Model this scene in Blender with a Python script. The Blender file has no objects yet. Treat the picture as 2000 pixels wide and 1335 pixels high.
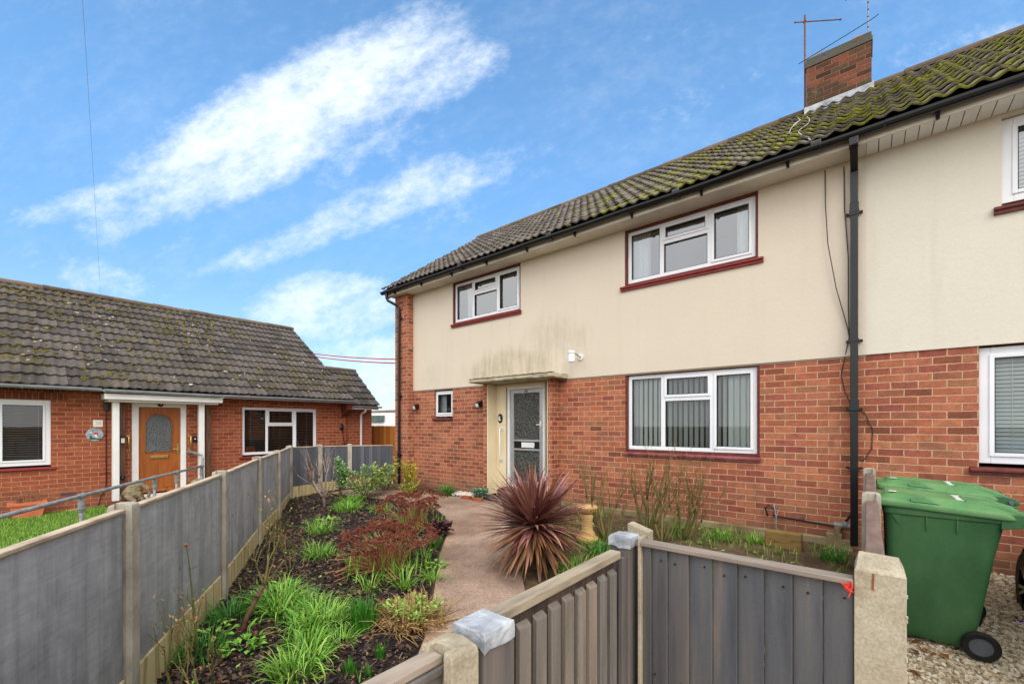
import bpy, bmesh, math, random
from mathutils import Vector, Matrix, noise as mnoise
R = math.radians
sc = bpy.context.scene
col = sc.collection
random.seed(7)

# ------------------------------------------------------------------ camera
cam_d = bpy.data.cameras.new('camera'); cam = bpy.data.objects.new('camera', cam_d); col.objects.link(cam)
cam.location = (0, 0, 1.7); cam.rotation_euler = (R(90), 0, math.asin(.6366))
cam_d.sensor_width = 36; cam_d.lens = 838 / 2000 * 36; cam_d.shift_y = .08075
cam_d.clip_start = .05; cam_d.clip_end = 2000
sc.camera = cam

# ------------------------------------------------------------------ world: Nishita sky with cirrus, cloudier overhead and behind
SUN_EL, SUN_AZ = R(44), R(128)          # azimuth from +Y, clockwise: the sun stands behind the camera, to its right
w = bpy.data.worlds.new('World'); sc.world = w; w.use_nodes = True
nt = w.node_tree; N = nt.nodes; L = nt.links
for n in list(N): N.remove(n)
out = N.new('ShaderNodeOutputWorld'); bg = N.new('ShaderNodeBackground'); L.new(bg.outputs[0], out.inputs[0])
SKY = .1
bg.inputs[1].default_value = SKY
sky = N.new('ShaderNodeTexSky'); sky.sky_type = 'NISHITA'; sky.sun_disc = False
sky.sun_elevation = SUN_EL; sky.sun_rotation = SUN_AZ; sky.altitude = 100; sky.air_density = 1.0; sky.dust_density = .4; sky.ozone_density = 3.0

def wm(op, a, b=None, c=None):
    n = N.new('ShaderNodeMath'); n.operation = op
    for i, v in enumerate((a, b, c)):
        if v is None: continue
        if isinstance(v, (int, float)): n.inputs[i].default_value = v
        else: L.new(v, n.inputs[i])
    return n.outputs[0]
def wsm(x, lo, hi, a=0., b=1.):
    n = N.new('ShaderNodeMapRange'); n.interpolation_type = 'SMOOTHSTEP'
    L.new(x, n.inputs[0]); n.inputs[1].default_value = lo; n.inputs[2].default_value = hi
    n.inputs[3].default_value = a; n.inputs[4].default_value = b
    return n.outputs[0]
tc = N.new('ShaderNodeTexCoord'); dirv = tc.outputs['Generated']
def wdot(v):
    n = N.new('ShaderNodeVectorMath'); n.operation = 'DOT_PRODUCT'; L.new(dirv, n.inputs[0]); n.inputs[1].default_value = v
    return n.outputs['Value']
def wnoise(vec, scale, detail=6, rough=.55, stretch=None, rot=0):
    if stretch:
        m = N.new('ShaderNodeMapping'); m.inputs['Rotation'].default_value = (0, 0, rot); m.inputs['Scale'].default_value = stretch
        # rotate first, then stretch
        r_ = N.new('ShaderNodeVectorRotate'); r_.rotation_type = 'Z_AXIS'; r_.inputs['Angle'].default_value = -rot
        L.new(vec, r_.inputs['Vector']); m.inputs['Rotation'].default_value = (0, 0, 0); L.new(r_.outputs[0], m.inputs[0]); vec = m.outputs[0]
    n = N.new('ShaderNodeTexNoise'); n.inputs['Scale'].default_value = scale; n.inputs['Detail'].default_value = detail; n.inputs['Roughness'].default_value = rough
    L.new(vec, n.inputs['Vector'])
    return n.outputs['Fac']
# direction as a slope (east-west, up) on a vertical plane at infinity towards the north-west
fw = wm('MAXIMUM', wdot((-.6366, .7712, 0)), .02)
cu = wm('DIVIDE', wdot((.7712, .6366, 0)), fw); cw = wm('DIVIDE', wdot((0, 0, 1)), fw)
cxyz = N.new('ShaderNodeCombineXYZ'); L.new(cu, cxyz.inputs[0]); L.new(cw, cxyz.inputs[1]); cv = cxyz.outputs[0]
front = wsm(wdot((-.6366, .7712, 0)), .25, .45)
# cloud banks: (centre u, centre w, half length, half width, tilt, strength)
banks = [(-.52, .72, .46, .125, .50, 1.0), (-.70, .60, .36, .10, .42, .8), (-.92, .53, .26, .045, .22, .75), (-.20, .81, .20, .085, .25, .8), (-.34, .65, .26, .10, .30, .45), (-.42, .46, .32, .045, .34, .75), (-.20, .56, .26, .06, .30, .7),
         (-.02, .60, .22, .07, .15, .42), (-.12, .50, .26, .05, .12, .42), (-.42, .27, .20, .085, .05, .85), (-.30, .13, .22, .10, .0, .8), (-.98, .345, .20, .05, -.30, .5), (-.80, .41, .10, .03, .4, .4),
         (.48, .765, .36, .045, .27, .42), (1.05, .87, .26, .06, .2, .5), (.42, .93, .26, .05, .35, .35), (.12, .68, .30, .04, .3, .3), (-.05, .40, .34, .06, .2, .35)]
acc = None
for (u0, w0, hl, hw, tilt, st) in banks:
    du = wm('SUBTRACT', cu, u0); dw = wm('SUBTRACT', cw, w0); ct, sn = math.cos(tilt), math.sin(tilt)
    a = wm('DIVIDE', wm('ADD', wm('MULTIPLY', du, ct), wm('MULTIPLY', dw, sn)), hl)
    b = wm('DIVIDE', wm('SUBTRACT', wm('MULTIPLY', dw, ct), wm('MULTIPLY', du, sn)), hw)
    q = wm('ADD', wm('MULTIPLY', a, a), wm('MULTIPLY', b, b))
    e = wm('MULTIPLY', wsm(q, 0., 2.2, 1., 0.), st)
    acc = e if acc is None else wm('MAXIMUM', acc, e)
n1 = wnoise(cv, 2.4, 9, .60, (1.0, 2.2, 1), .48)
n2 = wnoise(cv, 8, 8, .66, (1.0, 1.6, 1), .45)
n3 = wnoise(cv, 30, 5, .65, (1.0, 1.4, 1), .2)
wisp = wm('ADD', wm('ADD', wm('MULTIPLY', n1, .42), wm('MULTIPLY', n2, .36)), wm('MULTIPLY', n3, .22))
thr = wm('ADD', wm('MULTIPLY', acc, .62), wm('MULTIPLY', wm('SUBTRACT', wisp, .60), 1.55))
cf = wsm(thr, .03, .62)
cf = wm('MULTIPLY', wm('MULTIPLY', cf, .95), front)
# thin veil and the low white near the horizon
veil = wm('MULTIPLY', wsm(wisp, .42, .75), .16)
hz = wsm(wdot((0, 0, 1)), .0, .30, .35, 0.)
cf = wm('MAXIMUM', wm('MAXIMUM', cf, veil), hz)
# grey overcast behind and overhead
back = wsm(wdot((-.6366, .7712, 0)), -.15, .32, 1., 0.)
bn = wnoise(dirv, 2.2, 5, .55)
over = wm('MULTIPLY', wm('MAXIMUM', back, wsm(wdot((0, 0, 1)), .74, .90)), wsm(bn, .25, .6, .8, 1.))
mixc = N.new('ShaderNodeMix'); mixc.data_type = 'RGBA'; mixc.blend_type = 'MIX'
tint = N.new('ShaderNodeMix'); tint.data_type = 'RGBA'; tint.blend_type = 'MULTIPLY'; tint.inputs[0].default_value = 1
tm = N.new('ShaderNodeMix'); tm.data_type = 'RGBA'; L.new(wsm(wdot((0, 0, 1)), .05, .6), tm.inputs[0]); tm.inputs[6].default_value = (.78, .95, 1.08, 1); tm.inputs[7].default_value = (1.55, 2.05, 2.12, 1); L.new(tm.outputs[2], tint.inputs[7])
L.new(sky.outputs[0], tint.inputs[6])
L.new(cf, mixc.inputs[0]); L.new(tint.outputs[2], mixc.inputs[6]); mixc.inputs[7].default_value = (7.6, 8.2, 8.8, 1)
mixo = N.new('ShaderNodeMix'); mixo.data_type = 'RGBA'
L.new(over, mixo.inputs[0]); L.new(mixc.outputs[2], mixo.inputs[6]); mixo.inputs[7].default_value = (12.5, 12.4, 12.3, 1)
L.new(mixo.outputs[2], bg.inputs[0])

# ------------------------------------------------------------------ sun through thin cloud
sd = bpy.data.lights.new('sun', 'SUN'); sun = bpy.data.objects.new('sun', sd); col.objects.link(sun)
sd.energy = 1.2; sd.angle = R(40); sd.color = (1, .95, .88)
sdir = Vector((math.sin(SUN_AZ) * math.cos(SUN_EL), math.cos(SUN_AZ) * math.cos(SUN_EL), math.sin(SUN_EL)))
sun.rotation_euler = sdir.to_track_quat('Z', 'Y').to_euler(); sun.location = (0, -8, 14)
sc.view_settings.view_transform = 'Standard'; sc.view_settings.look = 'None'; sc.view_settings.gamma = 1
sc.view_settings.exposure = .55
sc.cycles.use_denoising = True; sc.cycles.max_bounces = 7; sc.cycles.diffuse_bounces = 3; sc.cycles.transparent_max_bounces = 12
sc.cycles.sample_clamp_indirect = 6; sc.cycles.caustics_reflective = False; sc.cycles.caustics_refractive = False

# ------------------------------------------------------------------ helpers
ORG = {}
def tag(o, label=None, cat=None, group=None, kind=None):
    for k, v in (('label', label), ('category', cat), ('group', group), ('kind', kind)):
        if v: o[k] = v
    return o
def thing(name, loc, label, cat, group=None):
    o = bpy.data.objects.new(name, None); o.location = loc; o.empty_display_size = .1; col.objects.link(o); ORG[o.name] = Vector(loc)
    return tag(o, label, cat, group)
def copy_tree(o, parent=None):
    c = o.copy(); col.objects.link(c); c.parent = parent
    for ch in o.children: copy_tree(ch, c)
    return c

class MB:
    def __init__(s): s.v = []; s.f = []; s.r = []; s.m = []; s.cr = 0.; s.cm = 0; s.sm = False; s.uv = None
    def V(s, p): s.v.append((p[0], p[1], p[2])); return len(s.v) - 1
    def F(s, *i): s.f.append(tuple(i)); s.r.append(s.cr); s.m.append(s.cm)
    def quad(s, a, b, c, d): i = [s.V(p) for p in (a, b, c, d)]; s.F(*i)
    def box(s, a, b):
        x0, x1 = sorted((a[0], b[0])); y0, y1 = sorted((a[1], b[1])); z0, z1 = sorted((a[2], b[2]))
        i = [s.V(p) for p in ((x0, y0, z0), (x1, y0, z0), (x1, y1, z0), (x0, y1, z0), (x0, y0, z1), (x1, y0, z1), (x1, y1, z1), (x0, y1, z1))]
        for f in ((3, 2, 1, 0), (4, 5, 6, 7), (0, 1, 5, 4), (1, 2, 6, 5), (2, 3, 7, 6), (3, 0, 4, 7)): s.F(*(i[k] for k in f))
    def obox(s, c, ax, ay, az):                                  # centre, three half-axis vectors
        c, ax, ay, az = map(Vector, (c, ax, ay, az)); i = []
        for sz in (-1, 1):
            for sx, sy in ((-1, -1), (1, -1), (1, 1), (-1, 1)): i.append(s.V(c + ax * sx + ay * sy + az * sz))
        for f in ((3, 2, 1, 0), (4, 5, 6, 7), (0, 1, 5, 4), (1, 2, 6, 5), (2, 3, 7, 6), (3, 0, 4, 7)): s.F(*(i[k] for k in f))
    def bar(s, a, b, wdt, h, up=(0, 0, 1)):                      # bar from a to b
        a, b, up = Vector(a), Vector(b), Vector(up); d = (b - a) / 2; sd_ = d.cross(up).normalized(); u = sd_.cross(d).normalized()
        s.obox((a + b) / 2, sd_ * wdt / 2, d, u * h / 2)
    def loft(s, rings, close=True, cap=True):
        idx = [[s.V(p) for p in r] for r in rings]; n = len(idx[0])
        for a, b in zip(idx, idx[1:]):
            for k in range(n if close else n - 1): s.F(a[k], a[(k + 1) % n], b[(k + 1) % n], b[k])
        if cap and close: s.F(*reversed(idx[0])); s.F(*idx[-1])
    def tube(s, pts, rad, n=8, cap=True):
        pts = [Vector(p) for p in pts]; rr = rad if isinstance(rad, (list, tuple)) else [rad] * len(pts); rings = []
        ref = None
        for k, p in enumerate(pts):
            d = (pts[min(k + 1, len(pts) - 1)] - pts[max(k - 1, 0)])
            if d.length < 1e-9: d = Vector((0, 0, 1))
            d.normalize()
            if ref is None: ref = Vector((0, 0, 1)) if abs(d.z) < .9 else Vector((1, 0, 0))
            a = d.cross(ref).normalized(); b = a.cross(d)
            ref = b if b.length else ref
            rings.append([p + (a * math.cos(2 * math.pi * q / n) + b * math.sin(2 * math.pi * q / n)) * rr[k] for q in range(n)])
        s.loft(rings, True, cap)
    def lathe(s, c, prof, n=20, axis='z'):
        rings = []
        for r, h in prof:
            ring = []
            for q in range(n):
                a = 2 * math.pi * q / n; x, y = r * math.cos(a), r * math.sin(a)
                p = (x, y, h) if axis == 'z' else (h, x, y) if axis == 'x' else (y, h, x)
                ring.append((c[0] + p[0], c[1] + p[1], c[2] + p[2]))
            rings.append(ring)
        s.loft(rings, True, True)
    def blob(s, c, r, jit=.25, rnd=random, seg=6, rows=4):
        c = Vector(c); r = r if isinstance(r, (tuple, list)) else (r, r, r)
        top = s.V(c + Vector((0, 0, r[2]))); bot = s.V(c - Vector((0, 0, r[2]))); rings = []
        for k in range(1, rows):
            th = math.pi * k / rows; ring = []
            for q in range(seg):
                ph = 2 * math.pi * q / seg + k * .4; j = 1 + rnd.uniform(-jit, jit)
                ring.append(s.V(c + Vector((r[0] * math.sin(th) * math.cos(ph) * j, r[1] * math.sin(th) * math.sin(ph) * j, r[2] * math.cos(th) * j))))
            rings.append(ring)
        for q in range(seg):
            s.F(top, rings[0][q], rings[0][(q + 1) % seg]); s.F(bot, rings[-1][(q + 1) % seg], rings[-1][q])
            for a, b in zip(rings, rings[1:]): s.F(a[q], b[q], b[(q + 1) % seg], a[(q + 1) % seg])
    def rock(s, c, r, rot, rnd=random):                         # eight-cornered stone or chip
        i = []; m = Matrix.Rotation(rot[0], 3, 'Z') @ Matrix.Rotation(rot[1], 3, 'X') @ Matrix.Rotation(rot[2], 3, 'Y'); c = Vector(c)
        for sz in (-1, 1):
            for sx, sy in ((-1, -1), (1, -1), (1, 1), (-1, 1)):
                i.append(s.V(c + m @ Vector((sx * r[0] * rnd.uniform(.5, 1), sy * r[1] * rnd.uniform(.5, 1), sz * r[2] * rnd.uniform(.5, 1)))))
        for f in ((3, 2, 1, 0), (4, 5, 6, 7), (0, 1, 5, 4), (1, 2, 6, 5), (2, 3, 7, 6), (3, 0, 4, 7)): s.F(*(i[k] for k in f))
    def blade(s, b, az, ln, wd, el0, droop, seg=4, twist=0., tipw=.05):
        """a strap leaf: starts at elevation el0 and bends over by droop radians along its length"""
        p = Vector(b); side = Vector((-math.sin(az + twist), math.cos(az + twist), 0)); prev = None
        for k in range(seg + 1):
            t = k / seg; e = el0 - droop * t * t; wk = wd * (min(1, .55 + t * 1.6) if t < .3 else 1 - (1 - tipw) * ((t - .3) / .7) ** 1.5) / 2
            a, c = s.V(p - side * wk), s.V(p + side * wk)
            if prev: s.F(prev[0], prev[1], c, a)
            prev = (a, c)
            p = p + Vector((math.cos(az) * math.cos(e), math.sin(az) * math.cos(e), math.sin(e))) * (ln / seg)
    def leaf(s, b, d, ln, wd, up=(0, 0, 1), fold=.25):
        b, d = Vector(b), Vector(d).normalized(); sd_ = d.cross(Vector(up))
        if sd_.length < 1e-4: sd_ = Vector((1, 0, 0))
        sd_.normalize(); nn = sd_.cross(d)
        i = [s.V(b), s.V(b + d * ln * .45 + sd_ * wd / 2 + nn * fold * wd), s.V(b + d * ln - nn * .1 * ln), s.V(b + d * ln * .45 - sd_ * wd / 2 + nn * fold * wd), s.V(b + d * ln * .5)]
        s.F(i[0], i[1], i[4]); s.F(i[1], i[2], i[4]); s.F(i[2], i[3], i[4]); s.F(i[3], i[0], i[4])
    def build(s, name, mat, parent=None, bevel=0, smooth=None, label=None, merge=False, loc=None, subsurf=0):
        o_ = ORG[parent.name] if parent is not None else (Vector(loc) if loc is not None else Vector((0, 0, 0)))
        me = bpy.data.meshes.new(name); me.from_pydata([(p[0] - o_.x, p[1] - o_.y, p[2] - o_.z) for p in s.v], [], s.f)
        mats = mat if isinstance(mat, (list, tuple)) else [mat]
        for m_ in mats: me.materials.append(m_)
        if any(s.m): me.polygons.foreach_set('material_index', s.m)
        if any(s.r):
            at = me.attributes.new('rnd', 'FLOAT', 'FACE'); at.data.foreach_set('value', s.r)
        uvl = me.uv_layers.new(name='UVMap'); me.update(); uvs = [0.] * (2 * len(me.loops)); V = s.v
        for p in me.polygons:
            n = p.normal
            k = 0 if abs(n.x) > max(abs(n.y), abs(n.z)) else (1 if abs(n.y) >= abs(n.z) else 2)
            for li in p.loop_indices:
                q = V[me.loops[li].vertex_index]
                uvs[2 * li], uvs[2 * li + 1] = (q[1], q[2]) if k == 0 else (q[0], q[2]) if k == 1 else (q[0], q[1])
        uvl.data.foreach_set('uv', uvs)
        if merge:
            bm = bmesh.new(); bm.from_mesh(me); bmesh.ops.remove_doubles(bm, verts=bm.verts, dist=1e-5); bmesh.ops.recalc_face_normals(bm, faces=bm.faces); bm.to_mesh(me); bm.free()
        if smooth is None: smooth = s.sm
        if smooth: me.polygons.foreach_set('use_smooth', [True] * len(me.polygons))
        o = bpy.data.objects.new(name, me); col.objects.link(o)
        if parent is not None: o.parent = parent
        elif loc is not None: o.location = loc
        ORG[o.name] = o_
        if bevel:
            b = o.modifiers.new('bevel', 'BEVEL'); b.width = bevel; b.segments = 2; b.limit_method = 'ANGLE'; b.angle_limit = R(40); b.harden_normals = False
        if subsurf:
            b = o.modifiers.new('subsurf', 'SUBSURF'); b.levels = subsurf; b.render_levels = subsurf
        if smooth and not subsurf:
            pass
        if label: o['label'] = label
        return o

# ------------------------------------------------------------------ materials
def srgb(r, g, b): return tuple(((c / 255) / 12.92 if c / 255 <= .04045 else ((c / 255 + .055) / 1.055) ** 2.4) for c in (r, g, b)) + (1,)
class NG:
    def __init__(s, name):
        s.m = bpy.data.materials.new(name); s.m.use_nodes = True; s.t = s.m.node_tree
        s.p = next(n for n in s.t.nodes if n.type == 'BSDF_PRINCIPLED'); s.o = next(n for n in s.t.nodes if n.type == 'OUTPUT_MATERIAL')
    def n(s, typ, **kw):
        x = s.t.nodes.new('ShaderNode' + typ)
        for k, v in kw.items(): setattr(x, k, v)
        return x
    def l(s, a, b): s.t.links.new(a, b)
    def coord(s, out='Object', scale=(1, 1, 1), rot=(0, 0, 0)):
        c = s.n('TexCoord'); m = s.n('Mapping'); m.inputs['Scale'].default_value = scale; m.inputs['Rotation'].default_value = rot; s.l(c.outputs[out], m.inputs[0]); return m.outputs[0]
    def noise(s, vec, scale, detail=4, rough=.55, dist=0):
        x = s.n('TexNoise'); x.inputs['Scale'].default_value = scale; x.inputs['Detail'].default_value = detail; x.inputs['Roughness'].default_value = rough; x.inputs['Distortion'].default_value = dist; s.l(vec, x.inputs['Vector']); return x.outputs['Fac']
    def ramp(s, fac, cols, interp='LINEAR'):
        x = s.n('ValToRGB'); x.color_ramp.interpolation = interp; e = x.color_ramp.elements
        while len(e) < len(cols): e.new(.5)
        for k, (p, c) in enumerate(cols): e[k].position = p; e[k].color = c
        s.l(fac, x.inputs[0]); return x.outputs[0]
    def mix(s, fac, a, b, blend='MIX'):
        x = s.n('Mix', data_type='RGBA', blend_type=blend)
        for sk, v in ((x.inputs[0], fac), (x.inputs[6], a), (x.inputs[7], b)):
            if isinstance(v, (int, float)): sk.default_value = v
            elif isinstance(v, tuple): sk.default_value = v
            else: s.l(v, sk)
        return x.outputs[2]
    def math(s, op, a, b=0., c=None):
        x = s.n('Math', operation=op)
        for i, v in enumerate((a, b, c)):
            if v is None: continue
            if isinstance(v, (int, float)): x.inputs[i].default_value = v
            else: s.l(v, x.inputs[i])
        return x.outputs[0]
    def mr(s, x_, lo, hi, a=0., b=1.):
        x = s.n('MapRange', interpolation_type='SMOOTHSTEP'); s.l(x_, x.inputs[0])
        for k, v in enumerate((lo, hi, a, b)): x.inputs[k + 1].default_value = v
        return x.outputs[0]
    def bump(s, h, strength, dist=.01, prev=None):
        x = s.n('Bump'); x.inputs['Strength'].default_value = strength; x.inputs['Distance'].default_value = dist; s.l(h, x.inputs['Height'])
        if prev is not None: s.l(prev, x.inputs['Normal'])
        s.l(x.outputs[0], s.p.inputs['Normal']); return x.outputs[0]
    def done(s, colr=None, rough=.7, metal=0, spec=.4):
        if colr is not None:
            if isinstance(colr, tuple): s.p.inputs['Base Color'].default_value = colr
            else: s.l(colr, s.p.inputs['Base Color'])
        if isinstance(rough, (int, float)): s.p.inputs['Roughness'].default_value = rough
        else: s.l(rough, s.p.inputs['Roughness'])
        s.p.inputs['Metallic'].default_value = metal; s.p.inputs['Specular IOR Level'].default_value = spec
        return s.m
def M(name, cols, scale=6., detail=4, stretch=(1, 1, 1), rough=.7, bump=0., bscale=None, bdist=.005, metal=0, spec=.4, rnd=None, grain=None, coord='Object', rmix=.75):
    """noise-coloured material; cols = list of sRGB triples; rnd = list of sRGB triples picked per face; grain=(scale, amount)"""
    g = NG(name); vec = g.coord(coord, stretch); nz = g.noise(vec, scale, detail)
    k = len(cols); c = g.ramp(nz, [(.3 + .4 * i / max(1, k - 1), srgb(*cols[i])) for i in range(k)]) if k > 1 else g.ramp(nz, [(.3, tuple(x * .88 for x in srgb(*cols[0])[:3]) + (1,)), (.7, srgb(*cols[0]))])
    if rnd:
        at = g.n('Attribute'); at.attribute_name = 'rnd'; rc = g.ramp(at.outputs['Fac'], [(i / max(1, len(rnd) - 1), srgb(*rnd[i])) for i in range(len(rnd))])
        c = g.mix(rmix, c, rc)
    if grain:
        gn = g.noise(g.coord(coord), grain[0], 3, .7); gg = g.ramp(gn, [(.3, (1 - grain[1],) * 3 + (1,)), (.7, (1 + grain[1] * .0,) * 3 + (1,))]); c = g.mix(1., c, gg, 'MULTIPLY')
    if bump:
        bn = g.noise(vec if bscale is None else g.coord(coord, stretch), bscale or scale, 5, .6); g.bump(bn, bump, bdist)
    m = g.done(c, rough, metal, spec)
    return m

def brick_mat(name, cols, mortar, bw=.228, rh=.0845, ms=.0080, dirt=(70, 60, 45), dirt_amt=.35, mosslow=0.):
    g = NG(name); tcn = g.n('TexCoord'); uv = tcn.outputs['UV']
    # a little waviness so that no course is dead straight
    wn = g.n('TexNoise'); wn.inputs['Scale'].default_value = 3.; g.l(uv, wn.inputs['Vector'])
    wv = g.n('VectorMath', operation='MULTIPLY_ADD'); g.l(wn.outputs['Color'], wv.inputs[0]); wv.inputs[1].default_value = (.012, .010, 0); g.l(uv, wv.inputs[2])
    wn2 = g.n('TexNoise'); wn2.inputs['Scale'].default_value = 38.; wn2.inputs['Detail'].default_value = 3; g.l(uv, wn2.inputs['Vector'])
    wv2 = g.n('VectorMath', operation='MULTIPLY_ADD'); g.l(wn2.outputs['Color'], wv2.inputs[0]); wv2.inputs[1].default_value = (.013, .012, 0); g.l(wv.outputs[0], wv2.inputs[2])
    bt = g.n('TexBrick'); bt.offset = .5; g.l(wv2.outputs[0], bt.inputs['Vector'])
    bt.inputs['Color1'].default_value = (0, 0, 0, 1); bt.inputs['Color2'].default_value = (1, 1, 1, 1); bt.inputs['Mortar'].default_value = (.5, .5, .5, 1)
    for k, v in (('Scale', 1.), ('Mortar Size', ms), ('Mortar Smooth', .5), ('Bias', 0.), ('Brick Width', bw), ('Row Height', rh)): bt.inputs[k].default_value = v
    k = len(cols); bc = g.ramp(bt.outputs['Color'], [(i / (k - 1), srgb(*cols[i])) for i in range(k)])
    fine = g.noise(uv, 60, 4, .65); bc = g.mix(1., bc, g.ramp(fine, [(.25, (.62, .60, .60, 1)), (.6, (1, 1, 1, 1)), (.85, (1.18, 1.15, 1.1, 1))]), 'MULTIPLY')
    mid = g.noise(uv, 11, 4, .65); bc = g.mix(1., bc, g.ramp(mid, [(.3, (.70, .73, .74, 1)), (.65, (1.08, 1.08, 1.06, 1))]), 'MULTIPLY')
    mo = g.mix(g.noise(uv, 14, 4), srgb(*mortar), srgb(*[int(c * .78) for c in mortar])); mo = g.mix(1., mo, g.ramp(g.noise(uv, 90, 2), [(.3, (.8, .8, .8, 1)), (.7, (1.05, 1.05, 1.05, 1))]), 'MULTIPLY')
    c = g.mix(bt.outputs['Fac'], bc, mo)
    big = g.noise(uv, .9, 5, .6); c = g.mix(g.mr(big, .5, .75, 0, dirt_amt), c, g.mix(.65, c, srgb(*dirt)))
    if mosslow:
        sp = g.n('SeparateXYZ'); g.l(uv, sp.inputs[0]); lo = g.mr(g.math('ADD', sp.outputs[1], g.math('MULTIPLY', g.noise(uv, 2.5, 4), .3)), .42, .72, mosslow, 0.)
        c = g.mix(lo, c, g.mix(.6, c, srgb(120, 104, 84)))
    ef = g.noise(uv, 3.2, 7, .7); c = g.mix(g.mr(ef, .62, .74, 0, .35), c, srgb(206, 176, 156)); dk = g.noise(uv, 2.1, 6, .68, 1.); c = g.mix(g.mr(dk, .56, .72, 0, .45), c, g.mix(.6, c, srgb(74, 56, 44)))
    h = g.math('ADD', g.math('MULTIPLY', g.math('SUBTRACT', 1., bt.outputs['Fac']), 1.), g.math('MULTIPLY', fine, .35))
    g.bump(h, .75, .008)
    return g.done(c, .88, 0, .25)

BR_COLS = [(134, 80, 62), (170, 98, 72), (188, 114, 84), (198, 126, 92), (180, 106, 84), (156, 84, 70), (174, 118, 88), (192, 108, 80)]
m_brick = brick_mat('red_brick', BR_COLS, (230, 184, 148), mosslow=.7)
m_brick_bung = brick_mat('orange_brick', [(142, 74, 52), (168, 90, 62), (178, 98, 68), (160, 82, 60), (180, 104, 74), (150, 72, 52)], (216, 160, 124), bw=.24, rh=.0895, dirt_amt=.15, mosslow=.3)
m_brick_chim = brick_mat('sooty_brick', [(70, 50, 42), (124, 76, 58), (150, 88, 66), (92, 70, 54), (112, 70, 56), (88, 82, 56)], (150, 116, 90), dirt=(50, 46, 34), dirt_amt=.7)
def plain_brick(name, a, b): return M(name, [a, b], 9, rough=.85, bump=.4, bscale=40)

def render_mat(name, base, stain=0., shift=0):
    g = NG(name); v = g.coord('Object'); c = g.mix(g.noise(v, 1.1, 5), srgb(*base), srgb(*[int(x * .955) for x in base]))
    c = g.mix(1., c, g.ramp(g.noise(v, 45, 3, .7), [(.3, (.95, .95, .945, 1)), (.7, (1, 1, 1, 1))]), 'MULTIPLY')
    # rain streaks below the eaves, algae low down and above the porch
    st = g.math('ADD', g.math('MULTIPLY', g.noise(g.coord('Object', (4, 1, .6)), 1.9, 7, .7), .6), g.math('MULTIPLY', g.noise(v, 2.6, 6, .65), .4))
    sp = g.n('SeparateXYZ'); tcn = g.n('TexCoord'); g.l(tcn.outputs['UV'], sp.inputs[0])
    if stain:
        def ell(x0, z0, rx, rz):
            a = g.math('DIVIDE', g.math('SUBTRACT', sp.outputs[0], x0), rx); b = g.math('DIVIDE', g.math('SUBTRACT', sp.outputs[1], z0), rz)
            return g.mr(g.math('ADD', g.math('MULTIPLY', a, a), g.math('MULTIPLY', b, b)), .1, 1., 1., 0.)
        reg = g.math('MAXIMUM', g.math('MAXIMUM', g.math('MULTIPLY', ell(-5.4, 2.75, 1.8, .65), 1.), g.math('MULTIPLY', ell(-4.4, 3.15, 1.1, .8), .7)), g.math('MULTIPLY', ell(-7.8, 2.7, .9, .6), .45))
        reg = g.math('MAXIMUM', reg, g.math('MULTIPLY', ell(-2.8, 2.75, 2.0, .5), .18))
        mask = g.math('MULTIPLY', g.mr(g.math('ADD', st, g.math('MULTIPLY', reg, .22)), .50, .92), g.math('MULTIPLY', reg, stain))
        c = g.mix(mask, c, srgb(140, 130, 92))
    st2 = g.noise(g.coord('Object', (5, 1, .4)), 1.2, 4, .6)
    c = g.mix(g.mr(st2, .52, .8, 0, .22), c, g.mix(.5, c, srgb(170, 150, 112)))
    g.bump(g.math('ADD', g.noise(v, 30, 6, .65), g.math('MULTIPLY', g.noise(v, 3, 3), 1.2)), .22, .012)
    return g.done(c, .85, 0, .25)
m_render = render_mat('cream_render', (227, 214, 195), .62)
m_render2 = render_mat('neighbour_render', (227, 220, 204), 0)
m_cream_paint = M('cream_paint', [(224, 208, 172), (232, 216, 184)], 3, rough=.6, bump=.08, bscale=20)

def tile_mat(name, base, moss, moss_amt, lichen, lichen_amt, xgrad=None, soot=(60, 54, 50)):
    g = NG(name); v = g.coord('Object'); at = g.n('Attribute'); at.attribute_name = 'rnd'
    c = g.ramp(at.outputs['Fac'], [(0, srgb(*[int(x * .78) for x in base])), (.5, srgb(*base)), (1, srgb(*[min(255, int(x * 1.16)) for x in base]))])
    c = g.mix(1., c, g.ramp(g.noise(v, 35, 4, .7), [(.3, (.72, .72, .72, 1)), (.7, (1.12, 1.12, 1.12, 1))]), 'MULTIPLY')
    c = g.mix(g.mr(g.noise(v, 4, 5), .5, .7, 0, .5), c, srgb(*soot))
    ln = g.noise(v, 6.5, 7, .72); c = g.mix(g.mr(ln, .62, .70, 0, lichen_amt), c, srgb(*lichen))
    mn = g.math('ADD', g.math('MULTIPLY', g.noise(v, 1.3, 4, .6), .5), g.math('MULTIPLY', g.noise(v, 9, 6, .7), .5))
    if xgrad:
        sp = g.n('SeparateXYZ'); g.l(v, sp.inputs[0]); mn = g.math('ADD', mn, g.mr(sp.outputs[0], xgrad[0], xgrad[1], -.085, xgrad[2]))
    mk = g.mr(mn, .535, .60, 0, moss_amt)
    mc = g.ramp(g.noise(v, 14, 5, .7), [(.3, srgb(*[int(x * .5) for x in moss])), (.55, srgb(*moss)), (.75, srgb(min(255, moss[0] + 35), min(255, moss[1] + 30), moss[2]))])
    c = g.mix(mk, c, mc)
    g.bump(g.math('ADD', g.noise(v, 55, 5, .7), g.math('MULTIPLY', mk, .8)), .5, .008)
    return g.done(c, .85, 0, .3)
m_tile = tile_mat('mossy_pantile', (104, 96, 88), (128, 128, 40), .9, (158, 150, 138), .5, xgrad=(-5., 4.5, .07))
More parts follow.
